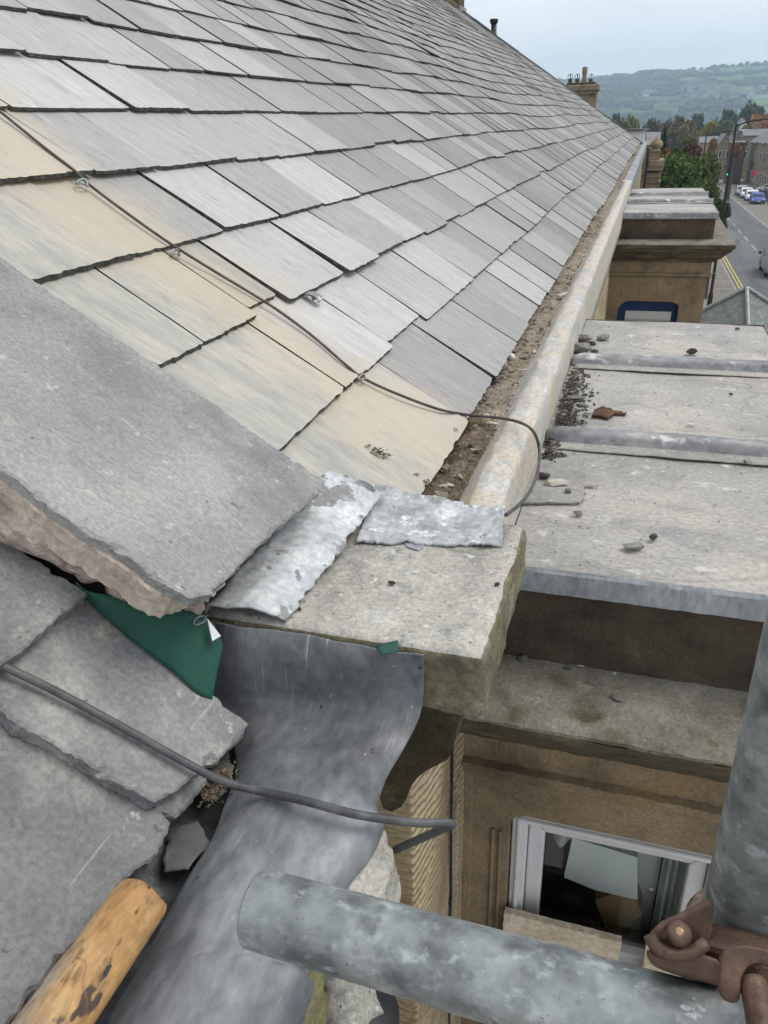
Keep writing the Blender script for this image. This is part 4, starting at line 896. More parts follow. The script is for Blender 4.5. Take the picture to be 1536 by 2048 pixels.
tag(pipe('scaffold_tube', TA-TD*.012, TA+TD*1.7, TR, M['galv']), 'galvanised scaffold tube running level across the bottom, open end over the lead', 'scaffold tube')
PXY = (.0985, .346)
tag(pipe('scaffold_pole', (*PXY, GZ), (*PXY, 1.3), TR, M['galv']), 'upright galvanised scaffold pole at the right edge', 'scaffold pole')
def at(px, py, dep): return ray(px, py)*dep
cp_ = empty('scaffold_coupler', at(1450, 1960, .42), 'rusty brown scaffold coupler clamping tube to pole at lower right', 'coupler')
def plate(name, pts, dep, th, m=M['coupler'], bev=.004, ext=None):
    q = [at(*p[:2], p[2] if len(p) > 2 else dep) for p in pts]; e = (ext or ray(1420, 1920).normalized())*th
    o = MB().prism(q, e).build(name, m, cp_, bevel=bev, seg=4); smooth_angle(o, 60); return o
# ring round the upright
pz = -.452
rv, rf = [], []
NA = 36
for j, (q, z) in enumerate(((.0250, pz-.024), (.0300, pz-.026), (.0325, pz-.018), (.0325, pz+.016), (.0300, pz+.022), (.0250, pz+.020))):
    rv += [Vector((PXY[0]+q*math.cos(2*math.pi*i/NA), PXY[1]+q*math.sin(2*math.pi*i/NA), z)) for i in range(NA)]
for j in range(6): rf += [(j*NA+i, j*NA+(i+1) % NA, ((j+1) % 6)*NA+(i+1) % NA, ((j+1) % 6)*NA+i) for i in range(NA)]
smooth_angle(ob('pole_band', rv, rf, M['coupler'], cp_), 50)
# hinge lug with rivet, left of the pole
plate('hinge_lug', [(1294, 1888), (1300, 1862), (1322, 1842), (1368, 1820), (1412, 1797), (1428, 1800), (1425, 1860), (1412, 1892), (1388, 1906), (1352, 1910), (1318, 1902)], .408, .030, bev=.0035)
plate('lower_lug', [(1290, 1895), (1320, 1908), (1356, 1916), (1400, 1905), (1440, 1920), (1446, 1975), (1400, 1962), (1350, 1950), (1304, 1932), (1294, 1915)], .404, .032, bev=.0035)
tube('lug_rim', [at(1300, 1870, .405), at(1312, 1893, .403), at(1345, 1908, .402), at(1385, 1903, .402), at(1410, 1885, .404)], .0036, M['coupler'], cp_, n=8, sm=6)
rp = at(1358, 1868, .404); rn_ = (-ray(1358, 1868)).normalized()*.8+Vector((0, 0, .35)); rn_.normalize()
def dome(name, c, nrm, r, h, m):
    e1 = nrm.orthogonal().normalized(); e2 = nrm.cross(e1); v, f = [], []; n = 20
    prof2 = [(1, 0), (1, .35), (.93, .62), (.75, .85), (.45, .97), (.15, 1)]
    for (a, b) in prof2: v += [c+(e1*math.cos(2*math.pi*i/n)+e2*math.sin(2*math.pi*i/n))*r*a+nrm*h*b for i in range(n)]
    f = [(j*n+i, j*n+(i+1) % n, (j+1)*n+(i+1) % n, (j+1)*n+i) for j in range(5) for i in range(n)]+[tuple(range(5*n, 6*n))]
    return smooth_angle(ob(name, v, f, m, cp_), 50)
dome('rivet', rp, rn_, .0062, .007, M['coupler'])
dome('rivet_wear', rp+rn_*.0066, rn_, .0021, .0007, M['brass'])
# forked bolt housing in front of the tube
plate('bolt_fork', [(1436, 1975), (1440, 1912), (1456, 1892), (1490, 1888), (1560, 1902), (1620, 1920), (1620, 1958), (1560, 1940), (1520, 1925), (1496, 1930), (1482, 1955), (1480, 2005), (1460, 2008), (1440, 1995)], .352, .026, bev=.003)
plate('bolt_fork_inner', [(1500, 1935), (1530, 1930), (1600, 1950), (1600, 2100), (1560, 2100), (1545, 1990)], .375, .02, bev=.004)
tube('swing_bolt', [at(1506, 1962, .358), at(1515, 2005, .350), at(1524, 2060, .340), at(1536, 2140, .325)], .0062, M['coupler'], cp_, n=16, sm=4)
MB().box(Vector((PXY[0]-.03, .305, -.455)), Vector((PXY[0]+.03, .322, -.40))).build('saddle', M['coupler'], cp_, bevel=.004)

# ------------------------------------------------------------------ round wooden pole end, bottom left
ha, hb = onZ(300, 1770, -.648), onZ(62, 2112, -.640); hb = ha+(hb-ha).normalized()*.55
hd = (hb-ha).normalized(); e1 = Vector((0, 0, 1)); e1 = (e1-hd*e1.dot(hd)).normalized(); e2 = hd.cross(e1); v, f = [], []; n = 36
hp = [(0, .3), (.0005, .62), (.002, .80), (.006, .93), (.013, .99), (.03, 1.0)]+[(.03+.52*i/24, 1.0+.10*i/24) for i in range(1, 25)]
for (t, q) in hp:
    for i in range(n):
        a = 2*math.pi*i/n; R_ = .0268*q*(1+.05*math.cos(4*a+1)+.03*nz(t*9, math.cos(a)*2, math.sin(a)*2)); tl_ = t+.012*max(0, 1-t/.03)*(.5+.5*math.sin(a+2.2))
        v.append(ha+hd*tl_+(e1*math.cos(a)*.92+e2*math.sin(a))*R_)
f = [(j*n+i, j*n+(i+1) % n, (j+1)*n+(i+1) % n, (j+1)*n+i) for j in range(len(hp)-1) for i in range(n)]+[tuple(range(n)), tuple(range((len(hp)-1)*n, len(hp)*n))]
tag(smooth_angle(ob('wooden_pole', v, f, M['wood']), 50), 'worn orange-brown round wooden pole end lying between big slate and lead', 'pole')
# black pipe bracket at the bottom edge
bb = onX(735, 2040, -.20)
bp_ = empty('black_downpipe', (bb.x, bb.y, -3), 'black rainwater pipe head at the bottom edge under the scaffold tube', 'downpipe')
MB().cyl((bb.x-.01, bb.y, -3), (bb.x-.01, bb.y, bb.z-.02), .034, n=20).build('pipe', M['black'], bp_, smooth=True)
MB().cyl((bb.x-.01, bb.y, bb.z-.03), (bb.x-.01, bb.y, bb.z+.005), .045, n=20).build('collar', M['black'], bp_, smooth=True)

# ------------------------------------------------------------------ debris on the near bay roof and ledge
FZ = -.718
random.seed(31)
dm = MB()
def heap(px0, py0, px1, py1, n, spread):
    for i in range(n):
        t = random.random(); p = onZ(px0+(px1-px0)*t, py0+(py1-py0)*t, FZ); d = abs(random.gauss(0, 1))*spread; s = rnd(.003, .011)*(1-.3*random.random())
        v, f = rock_mesh((s*rnd(1, 2.6), s*rnd(.8, 1.8), s*.7), i*1.3+px0, 1); R = Matrix.Rotation(rnd(0, 6), 3, 'Z') @ Matrix.Rotation(rnd(-.5, .5), 3, 'X')
        z = FZ+max(0, .016*(1-d/spread/1.4))*random.random()
        q = Vector((p.x+d, p.y+rnd(-.012, .012), z)); dm.add([R @ k+q+Vector((0, 0, .002)) for k in v], f)
heap(1092, 905, 1078, 925, 90, .035); heap(1118, 840, 1090, 895, 330, .030); heap(1135, 765, 1110, 850, 420, .034); heap(1142, 740, 1135, 770, 90, .03)
tag(dm.build('dirt_heap', M['dirt']), 'black crumbly dirt heaped on the lead bay roof along the gutter', 'dirt', kind='stuff')
sp = MB()
for i in range(420):
    x = rnd(-.17, .45); y = rnd(1.24, 3.15); s = rnd(.0012, .0032); v, f = rock_mesh((s*rnd(1, 2), s*rnd(1, 2), s), i, 1); sp.add([k+Vector((x, y, FZ+.001)) for k in v], f)
tag(sp.build('roof_grit', M['chip']), 'fine grit specks scattered over the near lead bay roof', 'grit', kind='stuff')
deb = [(1112, 970, .055, .022, .014, 'palechip', 'pale flat stone lying on the loose slate piece', .2), (1180, 972, .040, .014, .010, 'palechip', 'pale splinter just right of the loose slate piece', .1), (1088, 957, .026, .022, .016, 'dirt', 'dark lump on the loose slate piece', 0),
       (1135, 985, .016, .012, .010, 'chip', 'small grey pebble on the lower edge of the loose slate piece', 0), (1156, 1030, .020, .016, .012, 'chip', 'single grey chip in front of the loose slate piece', .5), (1266, 1097, .042, .026, .012, 'chip', 'largest brown slate chip near the front edge of the bay roof', .3),
       (1306, 1080, .018, .016, .014, 'dirt', 'small dark nugget beside the largest chip near the front edge', 0), (1495, 928, .02, .016, .014, 'chip', 'grey pebble on the bay roof close to the right photo edge', 0), (1380, 850, .03, .012, .006, 'palechip', 'pale flake between the two lead rolls at right', .2),
       (1462, 790, .014, .01, .008, 'dirt', 'small dark crumb between the lead rolls', 0), (1382, 708, .045, .028, .02, 'dirt', 'black clod on the bay roof beyond the far lead roll', .3), (1475, 660, .02, .014, .01, 'dirt', 'dark crumb near the far edge of the near bay roof', 0),
       (1205, 680, .05, .04, .022, 'chip', 'dark angular stone beyond the far lead roll', .6), (1211, 713, .02, .018, .014, 'palechip', 'cream pebble touching the far lead roll', 0), (1166, 683, .075, .05, .03, 'chip', 'grey stone against the gutter beyond the far lead roll', .2), (1162, 705, .08, .07, .035, 'chip', 'square grey block stone against the gutter just beyond the far lead roll', 0),
       (1188, 706, .03, .024, .014, 'dirt', 'dark chip beside the square grey block stone', 0), (1185, 690, .025, .02, .014, 'dirt', 'dark crumb between the two grey stones against the gutter', 0),
       (1148, 798, .075, .022, .010, 'chip', 'long slate sliver lying on the black dirt between the rolls', .35), (1165, 812, .04, .02, .008, 'chip', 'second slate sliver in the black dirt near the rusty bracket', -.5)]
for i, (px, py, a, b, c, m, l, rz) in enumerate(deb):
    z = FZ+.006 if i in (0, 2, 3) else FZ+.001
    tag(rock('debris_stone', onZ(px, py, z), (a, b, c), M[m], i*2.7+60, rz), l, 'stone', 'loose stones on the bay roof')
sp_ = [onZ(*p, FZ+.006) for p in ((1048, 918), (1166, 912), (1168, 995), (1158, 1004), (1046, 1004))]
tag(slab('loose_slate', sp_, (0, 0, 1), .006, mat('loose_slate_face', [(.22, .22, .21), (.27, .265, .25), (.32, .31, .29)], scale=8, rough=.8, bump=.4, fine=90), jit=.0022, cham=.002, seg=.012), 'flat square slate piece lying on the near bay roof', 'slate')
rbk = empty('rusty_bracket', onZ(1215, 824, FZ), 'rusty iron gutter bracket lying on the bay roof between the lead rolls', 'bracket')
a, c = onZ(1205, 822, FZ+.006), onZ(1253, 823, FZ+.006)
MB().box((a.x, a.y-.012, FZ+.002), (c.x, a.y+.010, FZ+.007)).build('strap', M['rust'], rbk, bevel=.001)
slab('clamp', [onZ(*p, FZ+.009) for p in ((1183, 830), (1190, 819), (1203, 811), (1222, 815), (1229, 826), (1216, 834), (1200, 831))], (.1, -.2, 1), .008, M['rust'], rbk, jit=.002, cham=.002, seg=.005)
h_ = onZ(1248, 824, FZ+.0078); MB().cyl(h_, h_+Vector((0, 0, .0008)), .004, n=10).build('bolt_hole', M['palechip'], rbk)
LZ = -.936
for i, (px, py, a, b, c, m, l, rz) in enumerate([(1162, 1337, .026, .014, .010, 'palechip', 'white chip on the cornice ledge under the dark parapet', .4), (1185, 1374, .045, .012, .008, 'chip', 'long grey sliver on the cornice ledge', -.3), (1232, 1400, .028, .014, .010, 'chip', 'grey chip on the ledge right of the long sliver', -.5), (1132, 1342, .02, .016, .01, 'dirt', 'dark crumb on the ledge left of the white chip', 0), (1045, 1325, .026, .02, .018, 'dirt', 'black moss clump on the ledge beside the kneeler', 0), (1230, 1352, .016, .012, .008, 'palechip', 'small pale crumb on the ledge close under the parapet', 0)]):
    tag(rock('ledge_chip', onZ(px, py, LZ), (a, b, c), M[m], i*2.1+90, rz), l, 'stone', 'chips on the cornice ledge')
for i, (px, py, s, l) in enumerate(((783, 1168, .008, 'tiny dark slate chip in the middle of the kneeler top'), (995, 1170, .007, 'tiny dark chip near the mossy right edge of the kneeler'), (600, 1218, .007, 'tiny dark flake beside the white lead strip'))):
    tag(rock('kneeler_chip', onZ(px, py, KZ+.001), (s*1.5, s, s*.6), M['dirt'], i+120, i), l, 'stone')
# ------------------------------------------------------------------ street
def gz(Y): return GZ-.018*max(0, Y-50)
def on_ground(px, py):
    d = ray(px, py); z = GZ
    for _ in range(12):
        p = d*(z/d.z); z = gz(p.y)
    return p
def sheet(name, x0, x1, y0, y1, dz, m, kind='structure', n=30, th=.0, parent=None):
    o = grid(name, lambda u, v: Vector((x0+(x1-x0)*u, y0+(y1-y0)*v, gz(y0+(y1-y0)*v)+dz)), 1, n, m, parent, thick=th, smooth=False)
    if kind: o['kind'] = kind
    return o
asph = mat('asphalt', [(.075, .078, .08), (.095, .098, .10), (.12, .122, .123)], scale=.35, rough=.75, bump=.2, bscale=8, layers=[((.135, .137, .14), .12, .5, .65), ((.06, .062, .065), .6, .6, .7)], stretch=(2, .25, 1), fine=4)
pave = mat('pavement_flags', [(.15, .135, .115), (.19, .175, .15), (.24, .22, .19)], scale=.5, rough=.9, bump=.2, bscale=4, fine=3)
road = sheet('road', 6.3, 13.0, -10, 330, 0, asph); sheet('pavement', -.2, 6.15, -10, 330, .12, pave); sheet('kerb', 6.15, 6.3, -10, 330, .125, mat('kerb_stone', [(.22, .21, .19), (.28, .27, .25)], scale=3), th=.2)
sheet('layby', 13.0, 17.2, 60, 240, .004, mat('layby_tarmac', [(.15, .14, .125), (.18, .17, .15), (.2, .19, .17)], scale=.6, fine=3)); sheet('far_pavement', 17.2, 19.5, -10, 330, .12, pave)
yel = mat('yellow_line_paint', [(.42, .33, .10), (.52, .43, .18)], scale=8, layers=[((.2, .19, .17), 12, .62, .7)]); whi = mat('white_line_paint', [(.30, .30, .30), (.38, .38, .38)], scale=6)
for x in (6.52, 6.76): sheet('yellow_line', x, x+.11, 5, 100, .005, yel, parent=None)
for i in range(22): sheet('centre_dash', 9.66, 9.78, 30+i*7, 34+i*7, .005, whi, n=2)
sheet('edge_line', 12.9, 13.02, 60, 240, .009, whi)

# ground and hills: one sheet out to the horizon
def sm(a, b, t): t = max(0, min(1, (t-a)/(b-a))); return t*t*(3-2*t)
def terr(x, y):
    r = math.hypot(x, y); th = math.degrees(math.atan2(x, y)); base = gz(min(max(y, 0), 300))-.15
    v = base-26*sm(250, 700, r)
    H = 116+18*nz(th*.11, 2)+16*math.sin(rad((th-2)*9))*.6
    hill = (H+42)*(.62*sm(800, 2700, r)+.38*sm(1500, 2900, r))-30*sm(3000, 5500, r)
    bump = 10*nz(x/420, y/420, 3)*sm(700, 1400, r)+4*nz(x/130, y/130, 5)*sm(500, 900, r)
    return v+hill+bump
RR = [4*1.055**i for i in range(138)]; AN = [rad(a*1.0) for a in range(-88, 93)]+[]
AN = sorted(set([rad(a) for a in range(-88, -8, 4)]+[rad(-8+i*.25) for i in range(100)]+[rad(a) for a in range(18, 92, 4)]))
tv = [Vector((r*math.sin(a), r*math.cos(a), terr(r*math.sin(a), r*math.cos(a)))) for r in RR for a in AN]
na = len(AN); tf = [(j*na+i, j*na+i+1, (j+1)*na+i+1, (j+1)*na+i) for j in range(len(RR)-1) for i in range(na-1)]
def fields():
    m = bpy.data.materials.new('hill_fields'); m.use_nodes = True; N = m.node_tree.nodes; L = m.node_tree.links; bs = N['Principled BSDF']; bs.inputs['Roughness'].default_value = 1; bs.inputs['Specular IOR Level'].default_value = .05
    ge = N.new('ShaderNodeNewGeometry'); mp = N.new('ShaderNodeMapping'); mp.inputs['Scale'].default_value = (1/150, 1/210, 0); L.new(ge.outputs['Position'], mp.inputs[0])
    vo = N.new('ShaderNodeTexVoronoi'); vo.inputs['Scale'].default_value = 1; L.new(mp.outputs[0], vo.inputs['Vector'])
    cr = N.new('ShaderNodeValToRGB'); cr.color_ramp.elements[0].color = (.075, .13, .05, 1); cr.color_ramp.elements[1].color = (.17, .20, .10, 1); e = cr.color_ramp.elements.new(.5); e.color = (.11, .20, .07, 1)
    sp = N.new('ShaderNodeSeparateColor'); L.new(vo.outputs['Color'], sp.inputs[0]); L.new(sp.outputs[0], cr.inputs[0])
    nn = N.new('ShaderNodeTexNoise'); nn.inputs['Scale'].default_value = 1/130; nn.inputs['Detail'].default_value = 8; L.new(ge.outputs['Position'], nn.inputs['Vector'])
    mr = N.new('ShaderNodeMapRange'); mr.inputs[1].default_value = .50; mr.inputs[2].default_value = .54; L.new(nn.outputs['Fac'], mr.inputs[0])
    mx = N.new('ShaderNodeMix'); mx.data_type = 'RGBA'; L.new(mr.outputs[0], mx.inputs[0]); L.new(cr.outputs[0], mx.inputs[6]); mx.inputs[7].default_value = (.05, .055, .03, 1)
    L.new(mx.outputs[2], bs.inputs['Base Color']); return m
tag(ob('ground', tv, tf, fields(), None, True), kind='structure')

# foliage
def leafmat(name):
    m = bpy.data.materials.new(name); m.use_nodes = True; N = m.node_tree.nodes; L = m.node_tree.links; bs = N['Principled BSDF']
    oi = N.new('ShaderNodeObjectInfo'); ge = N.new('ShaderNodeNewGeometry'); mr = N.new('ShaderNodeMapRange'); mr.inputs[3].default_value = .55; mr.inputs[4].default_value = 1.5; L.new(ge.outputs['Random Per Island'], mr.inputs[0])
    tc = N.new('ShaderNodeTexCoord'); nn = N.new('ShaderNodeTexNoise'); nn.inputs['Scale'].default_value = 2.0; L.new(tc.outputs['Object'], nn.inputs['Vector'])
    m2 = N.new('ShaderNodeMapRange'); m2.inputs[1].default_value = .35; m2.inputs[2].default_value = .65; m2.inputs[3].default_value = .65; m2.inputs[4].default_value = 1.35; L.new(nn.outputs['Fac'], m2.inputs[0])
    mu = N.new('ShaderNodeMath'); mu.operation = 'MULTIPLY'; L.new(mr.outputs[0], mu.inputs[0]); L.new(m2.outputs[0], mu.inputs[1])
    sc = N.new('ShaderNodeVectorMath'); sc.operation = 'SCALE'; L.new(oi.outputs['Color'], sc.inputs[0]); L.new(mu.outputs[0], sc.inputs['Scale']); L.new(sc.outputs[0], bs.inputs['Base Color'])
    bs.inputs['Roughness'].default_value = .8; bs.inputs['Specular IOR Level'].default_value = .2; return m
LEAF = leafmat('leaves'); BARK = mat('bark', [(.05, .04, .03), (.09, .075, .06)], scale=4)
def crown_mesh(name, sd, clumps, leaves, size, squash=1.0, conical=False):
    random.seed(sd); v, f = [], []
    cs_ = []
    for i in range(clumps):
        while True:
            d = Vector((rnd(-1, 1), rnd(-1, 1), rnd(-1, 1)))
            if d.length < 1: break
        d = d.normalized()*(d.length**.55)
        if conical: k = (1-d.z)/2; d.x *= k; d.y *= k
        else: d *= 1+.22*nz(d.x*2+sd, d.y*2, d.z*2)
        cs_.append((d*.84, rnd(.16, .30)*(1 if not conical else .6)))
    for i in range(leaves):
        c, r = random.choice(cs_); q = Vector((random.gauss(0, 1), random.gauss(0, 1), random.gauss(0, 1))).normalized()*r*random.random()**.4
        p = c+q; s = size*rnd(.6, 1.4); a = Vector((rnd(-1, 1), rnd(-1, 1), rnd(-1, 1))).normalized()*s; b = Vector((rnd(-1, 1), rnd(-1, 1), rnd(-1, 1))); b = (b-a*b.dot(a)/a.length_squared).normalized()*s*.6
        n = len(v); v += [p-a, p+b, p+a, p-b]; f.append((n, n+1, n+2, n+3))
    me = bpy.data.meshes.new(name); me.from_pydata([x*1.0 for x in v], [], f); me.materials.append(LEAF); return me
CM = [crown_mesh('crown', 11, 70, 5200, .095), crown_mesh('crown', 12, 60, 4600, .10), crown_mesh('crown', 13, 80, 5600, .085)]
CMF = [crown_mesh('crown', 21, 120, 16000, .045), crown_mesh('crown', 22, 110, 15000, .045)]
CMC = crown_mesh('crown', 31, 80, 3000, .07, conical=True)
tk = MB(); tk.cyl((0, 0, 0), (0, 0, .55), .05, .032, n=9)
for a in range(5): tk.cyl((0, 0, .35+.04*a), (.22*math.cos(a*1.3), .22*math.sin(a*1.3), .62+.05*a), .022, .008, n=6)
def tree(px, py_top, py_bot, wpx, Y, col, label, cm, group='trees in the valley', name='tree'):
    top, bot, mid = onY(px, py_top, Y), onY(px, py_bot, Y), (py_top+py_bot)/2
    g_ = terr(top.x, top.y) if Y > 110 else gz(Y)
    w_ = wpx*1.12*onY(px, mid, Y).dot(FWD)/FPX
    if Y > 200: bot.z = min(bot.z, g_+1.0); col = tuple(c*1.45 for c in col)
    r = empty(name, (top.x, Y, g_), label, 'tree', group)
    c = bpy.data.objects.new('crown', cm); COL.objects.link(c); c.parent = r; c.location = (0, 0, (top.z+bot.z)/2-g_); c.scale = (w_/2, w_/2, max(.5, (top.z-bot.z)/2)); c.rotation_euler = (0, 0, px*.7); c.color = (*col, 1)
    H = (top.z+bot.z)/2-g_
    if 'tm' not in globals(): 
        globals()['tm'] = True
    t = bpy.data.objects.new('trunk', TM); COL.objects.link(t); t.parent = r; t.scale = (max(.6, H*.7), max(.6, H*.7), H*1.25)
    return r
o = tk.build('trunk', BARK); TM = o.data; bpy.data.objects.remove(o)
for v_ in TM.vertices: pass
tree(1356, 300, 460, 112, 56, (.075, .115, .03), 'dense green roadside tree just beyond the far bay', CMF[0], 'roadside trees')
tree(1402, 302, 480, 90, 62, (.105, .125, .035), 'yellow-green roadside tree leaning over the road beside the lamp post', CMF[1], 'roadside trees')
tree(1440, 395, 470, 46, 54, (.045, .075, .025), 'low dark green shrub at the kerb under the lamp post', CMF[1], 'roadside trees')
tree(1352, 292, 345, 34, 70, (.05, .10, .02), 'bright green small tree rising above the roadside trees', CM[2], 'roadside trees')
tree(1331, 252, 360, 34, 85, (.018, .036, .018), 'tall dark evergreen beside the far stone pinnacle', CMC, 'roadside trees')
tree(1334, 296, 330, 20, 66, (.22, .085, .03), 'small orange autumn shrub in front of the dark evergreen', CM[0], 'roadside trees')
tree(1384, 285, 330, 40, 110, (.11, .045, .035), 'reddish brown tree above the roadside trees', CM[1])
tree(1380, 273, 290, 28, 150, (.12, .13, .03), 'small lime yellow treetop above the reddish tree', CM[0])
tree(1424, 240, 285, 52, 270, (.17, .13, .025), 'yellow autumn tree left of the lamp post', CM[2])
tree(1440, 252, 300, 48, 262, (.05, .065, .02), 'dark green tree under the yellow autumn tree', CM[0])
tree(1525, 226, 268, 62, 290, (.24, .11, .03), 'bright orange autumn tree at the right edge', CM[1])
tree(1500, 248, 285, 46, 280, (.08, .075, .02), 'olive tree below the orange autumn tree', CM[2])
tree(1474, 284, 318, 26, 140, (.25, .11, .025), 'orange creeper-like tree between the lamp post and right terrace', CM[0])
tree(1428, 276, 305, 16, 190, (.26, .12, .04), 'narrow orange tree left of the lamp post houses', CM[0])
for i, (px, a, b, w_, Y, c, l) in enumerate([(1262, 232, 280, 46, 230, (.10, .10, .025), 'olive yellow tree just above the far eaves'), (1308, 236, 275, 46, 270, (.085, .065, .045), 'grey brown bare-ish tree above the white dormer'), (1364, 228, 280, 54, 250, (.10, .075, .035), 'russet brown tree in the middle of the valley row'), (1338, 240, 275, 36, 290, (.075, .06, .04), 'dull brown tree left of the russet one'), (1395, 225, 262, 40, 310, (.06, .065, .03), 'grey green tree right of the russet one'), (1462, 215, 262, 60, 330, (.04, .055, .025), 'dark green tree behind the lamp arm'), (1505, 205, 250, 60, 360, (.045, .06, .03), 'blue green tree above the orange tree'), (1235, 225, 262, 40, 330, (.05, .06, .03), 'dark tree peeping over the gable edge')]):
    tree(px, a, b, w_, Y, c, l, CM[i % 3])
# woods in the valley and on the hillside: one mass
def blob(sd):
    bm = bmesh.new(); bmesh.ops.create_icosphere(bm, subdivisions=1, radius=1)
    v = [x.co*(1+.5*nz(x.co.x*2+sd, x.co.y*2, x.co.z*2)) for x in bm.verts]; f = [tuple(y.index for y in q.verts) for q in bm.faces]; bm.free(); return v, f
BL = [blob(i*3.1) for i in range(6)]
def woods(name, n, r0, r1, th0, th1, test, s0, s1, m, label, sd):
    random.seed(sd); mb = MB(); k = 0; V_, F_ = [], []
    while k < n:
        r = math.sqrt(rnd(r0*r0, r1*r1)); t = rad(rnd(th0, th1)); x, y = r*math.sin(t), r*math.cos(t)
        if not test(x, y, r): 
            if random.random() < .002: k += 1
            continue
        v, f = random.choice(BL); s = rnd(s0, s1); z = terr(x, y); b = len(V_); c_, s_ = math.cos(k), math.sin(k)
        V_ += [(x+(q.x*c_-q.y*s_)*s, y+(q.x*s_+q.y*c_)*s, z+s*.55+q.z*s*.9) for q in v]; F_ += [tuple(i+b for i in q) for q in f]; k += 1
    me = bpy.data.meshes.new(name); me.from_pydata(V_, [], F_); me.materials.append(m); o = bpy.data.objects.new(name, me); COL.objects.link(o)
    return tag(o, label, 'woodland', kind='stuff')
def woodmat(name, a, b, c):
    m = bpy.data.materials.new(name); m.use_nodes = True; N = m.node_tree.nodes; L = m.node_tree.links; bs = N['Principled BSDF']; bs.inputs['Roughness'].default_value = 1
    ge = N.new('ShaderNodeNewGeometry'); cr = N.new('ShaderNodeValToRGB'); cr.color_ramp.elements[0].color = (*a, 1); cr.color_ramp.elements[1].color = (*c, 1); e = cr.color_ramp.elements.new(.55); e.color = (*b, 1); L.new(ge.outputs['Random Per Island'], cr.inputs[0])
    nn = N.new('ShaderNodeTexNoise'); nn.inputs['Scale'].default_value = .6; nn.inputs['Detail'].default_value = 5; L.new(ge.outputs['Position'], nn.inputs['Vector'])
    mr = N.new('ShaderNodeMapRange'); mr.inputs[1].default_value = .3; mr.inputs[2].default_value = .7; mr.inputs[3].default_value = .5; mr.inputs[4].default_value = 1.5; L.new(nn.outputs['Fac'], mr.inputs[0])
    sc = N.new('ShaderNodeVectorMath'); sc.operation = 'SCALE'; L.new(cr.outputs[0], sc.inputs[0]); L.new(mr.outputs[0], sc.inputs['Scale']); L.new(sc.outputs[0], bs.inputs['Base Color']); return m
woods('valley_wood', 2600, 380, 1000, -12, 22, lambda x, y, r: True, 4.5, 8, woodmat('valley_leaves', (.03, .045, .02), (.06, .06, .028), (.12, .085, .03)), 'mass of mixed autumn woodland filling the valley', 41)
woods('hillside_wood', 7000, 900, 3000, -9, 16, lambda x, y, r: nz(x/150, y/190, 7)+.5*nz(x/45, y/50, 2) > .16 or abs(nz(x/120, y/260, 17)) < .022, 3.5, 7, woodmat('hill_leaves', (.025, .04, .018), (.04, .05, .022), (.075, .065, .03)), 'dark woods and hedges patched over the far hillside', 43)
# small far houses on the hillside
hw = [flat('far_white_wall', (.55, .54, .52), .9), flat('far_brick_wall', (.24, .15, .11), .9), flat('far_stone_wall', (.33, .30, .26), .9)]; hr = flat('far_slate_roof', (.11, .11, .12), .9)
def far_house(px, py, Y, s, wm, rz):
    g_ = None
    d = ray(px, py); best = None
    r = 500.0
    while r < 3400:
        p = d*(r/d.y)
        if p.z < terr(p.x, p.y): break
        r += 12
    p = d*(r/d.y); p.z = terr(p.x, p.y)
    R = Matrix.Rotation(rz, 3, 'Z'); h = empty('hillside_house', p, None)
    def T(q): return p+R @ (Vector(q)*s)
    mb = MB(); L_, W_, H_ = 7, 4, 5.5
    mb.add([T(q) for q in ((-L_, -W_, -3), (L_, -W_, -3), (L_, W_, -3), (-L_, W_, -3), (-L_, -W_, H_), (L_, -W_, H_), (L_, W_, H_), (-L_, W_, H_))], [(0, 1, 5, 4), (1, 2, 6, 5), (2, 3, 7, 6), (3, 0, 4, 7)]); mb.build('wall', wm, h)
    mb = MB(); mb.add([T(q) for q in ((-L_-.4, -W_-.5, H_-.2), (L_+.4, -W_-.5, H_-.2), (L_+.4, W_+.5, H_-.2), (-L_-.4, W_+.5, H_-.2), (-L_-.4, 0, H_+3), (L_+.4, 0, H_+3))], [(0, 1, 5, 4), (2, 3, 4, 5), (0, 4, 3), (1, 2, 5)]); mb.build('roof', hr, h)
    return h
random.seed(77)
spots = []
for (cx, cy, n, sx, sy, k) in ((1335, 207, 14, 45, 5, 1), (1420, 195, 12, 40, 4, 0), (1400, 182, 8, 30, 3, 2), (1490, 195, 12, 40, 6, 0), (1310, 190, 6, 25, 5, 0), (1440, 205, 8, 60, 6, 2), (1260, 208, 7, 30, 4, 1), (1510, 180, 5, 25, 6, 0)):
    for i in range(n): spots.append((cx+random.gauss(0, .6)*sx, cy+random.gauss(0, .6)*sy, k if random.random() < .7 else random.choice((0, 1, 2))))
GN = ('white', 'reddish', 'stone coloured')
for (px, py, k) in spots:
    h = far_house(px, py, 0, rnd(.7, 1.15), hw[k], rnd(-.5, .5)); tag(h, 'tiny %s house among trees on the far hillside' % GN[k], 'house', '%s houses on the hillside' % GN[k])

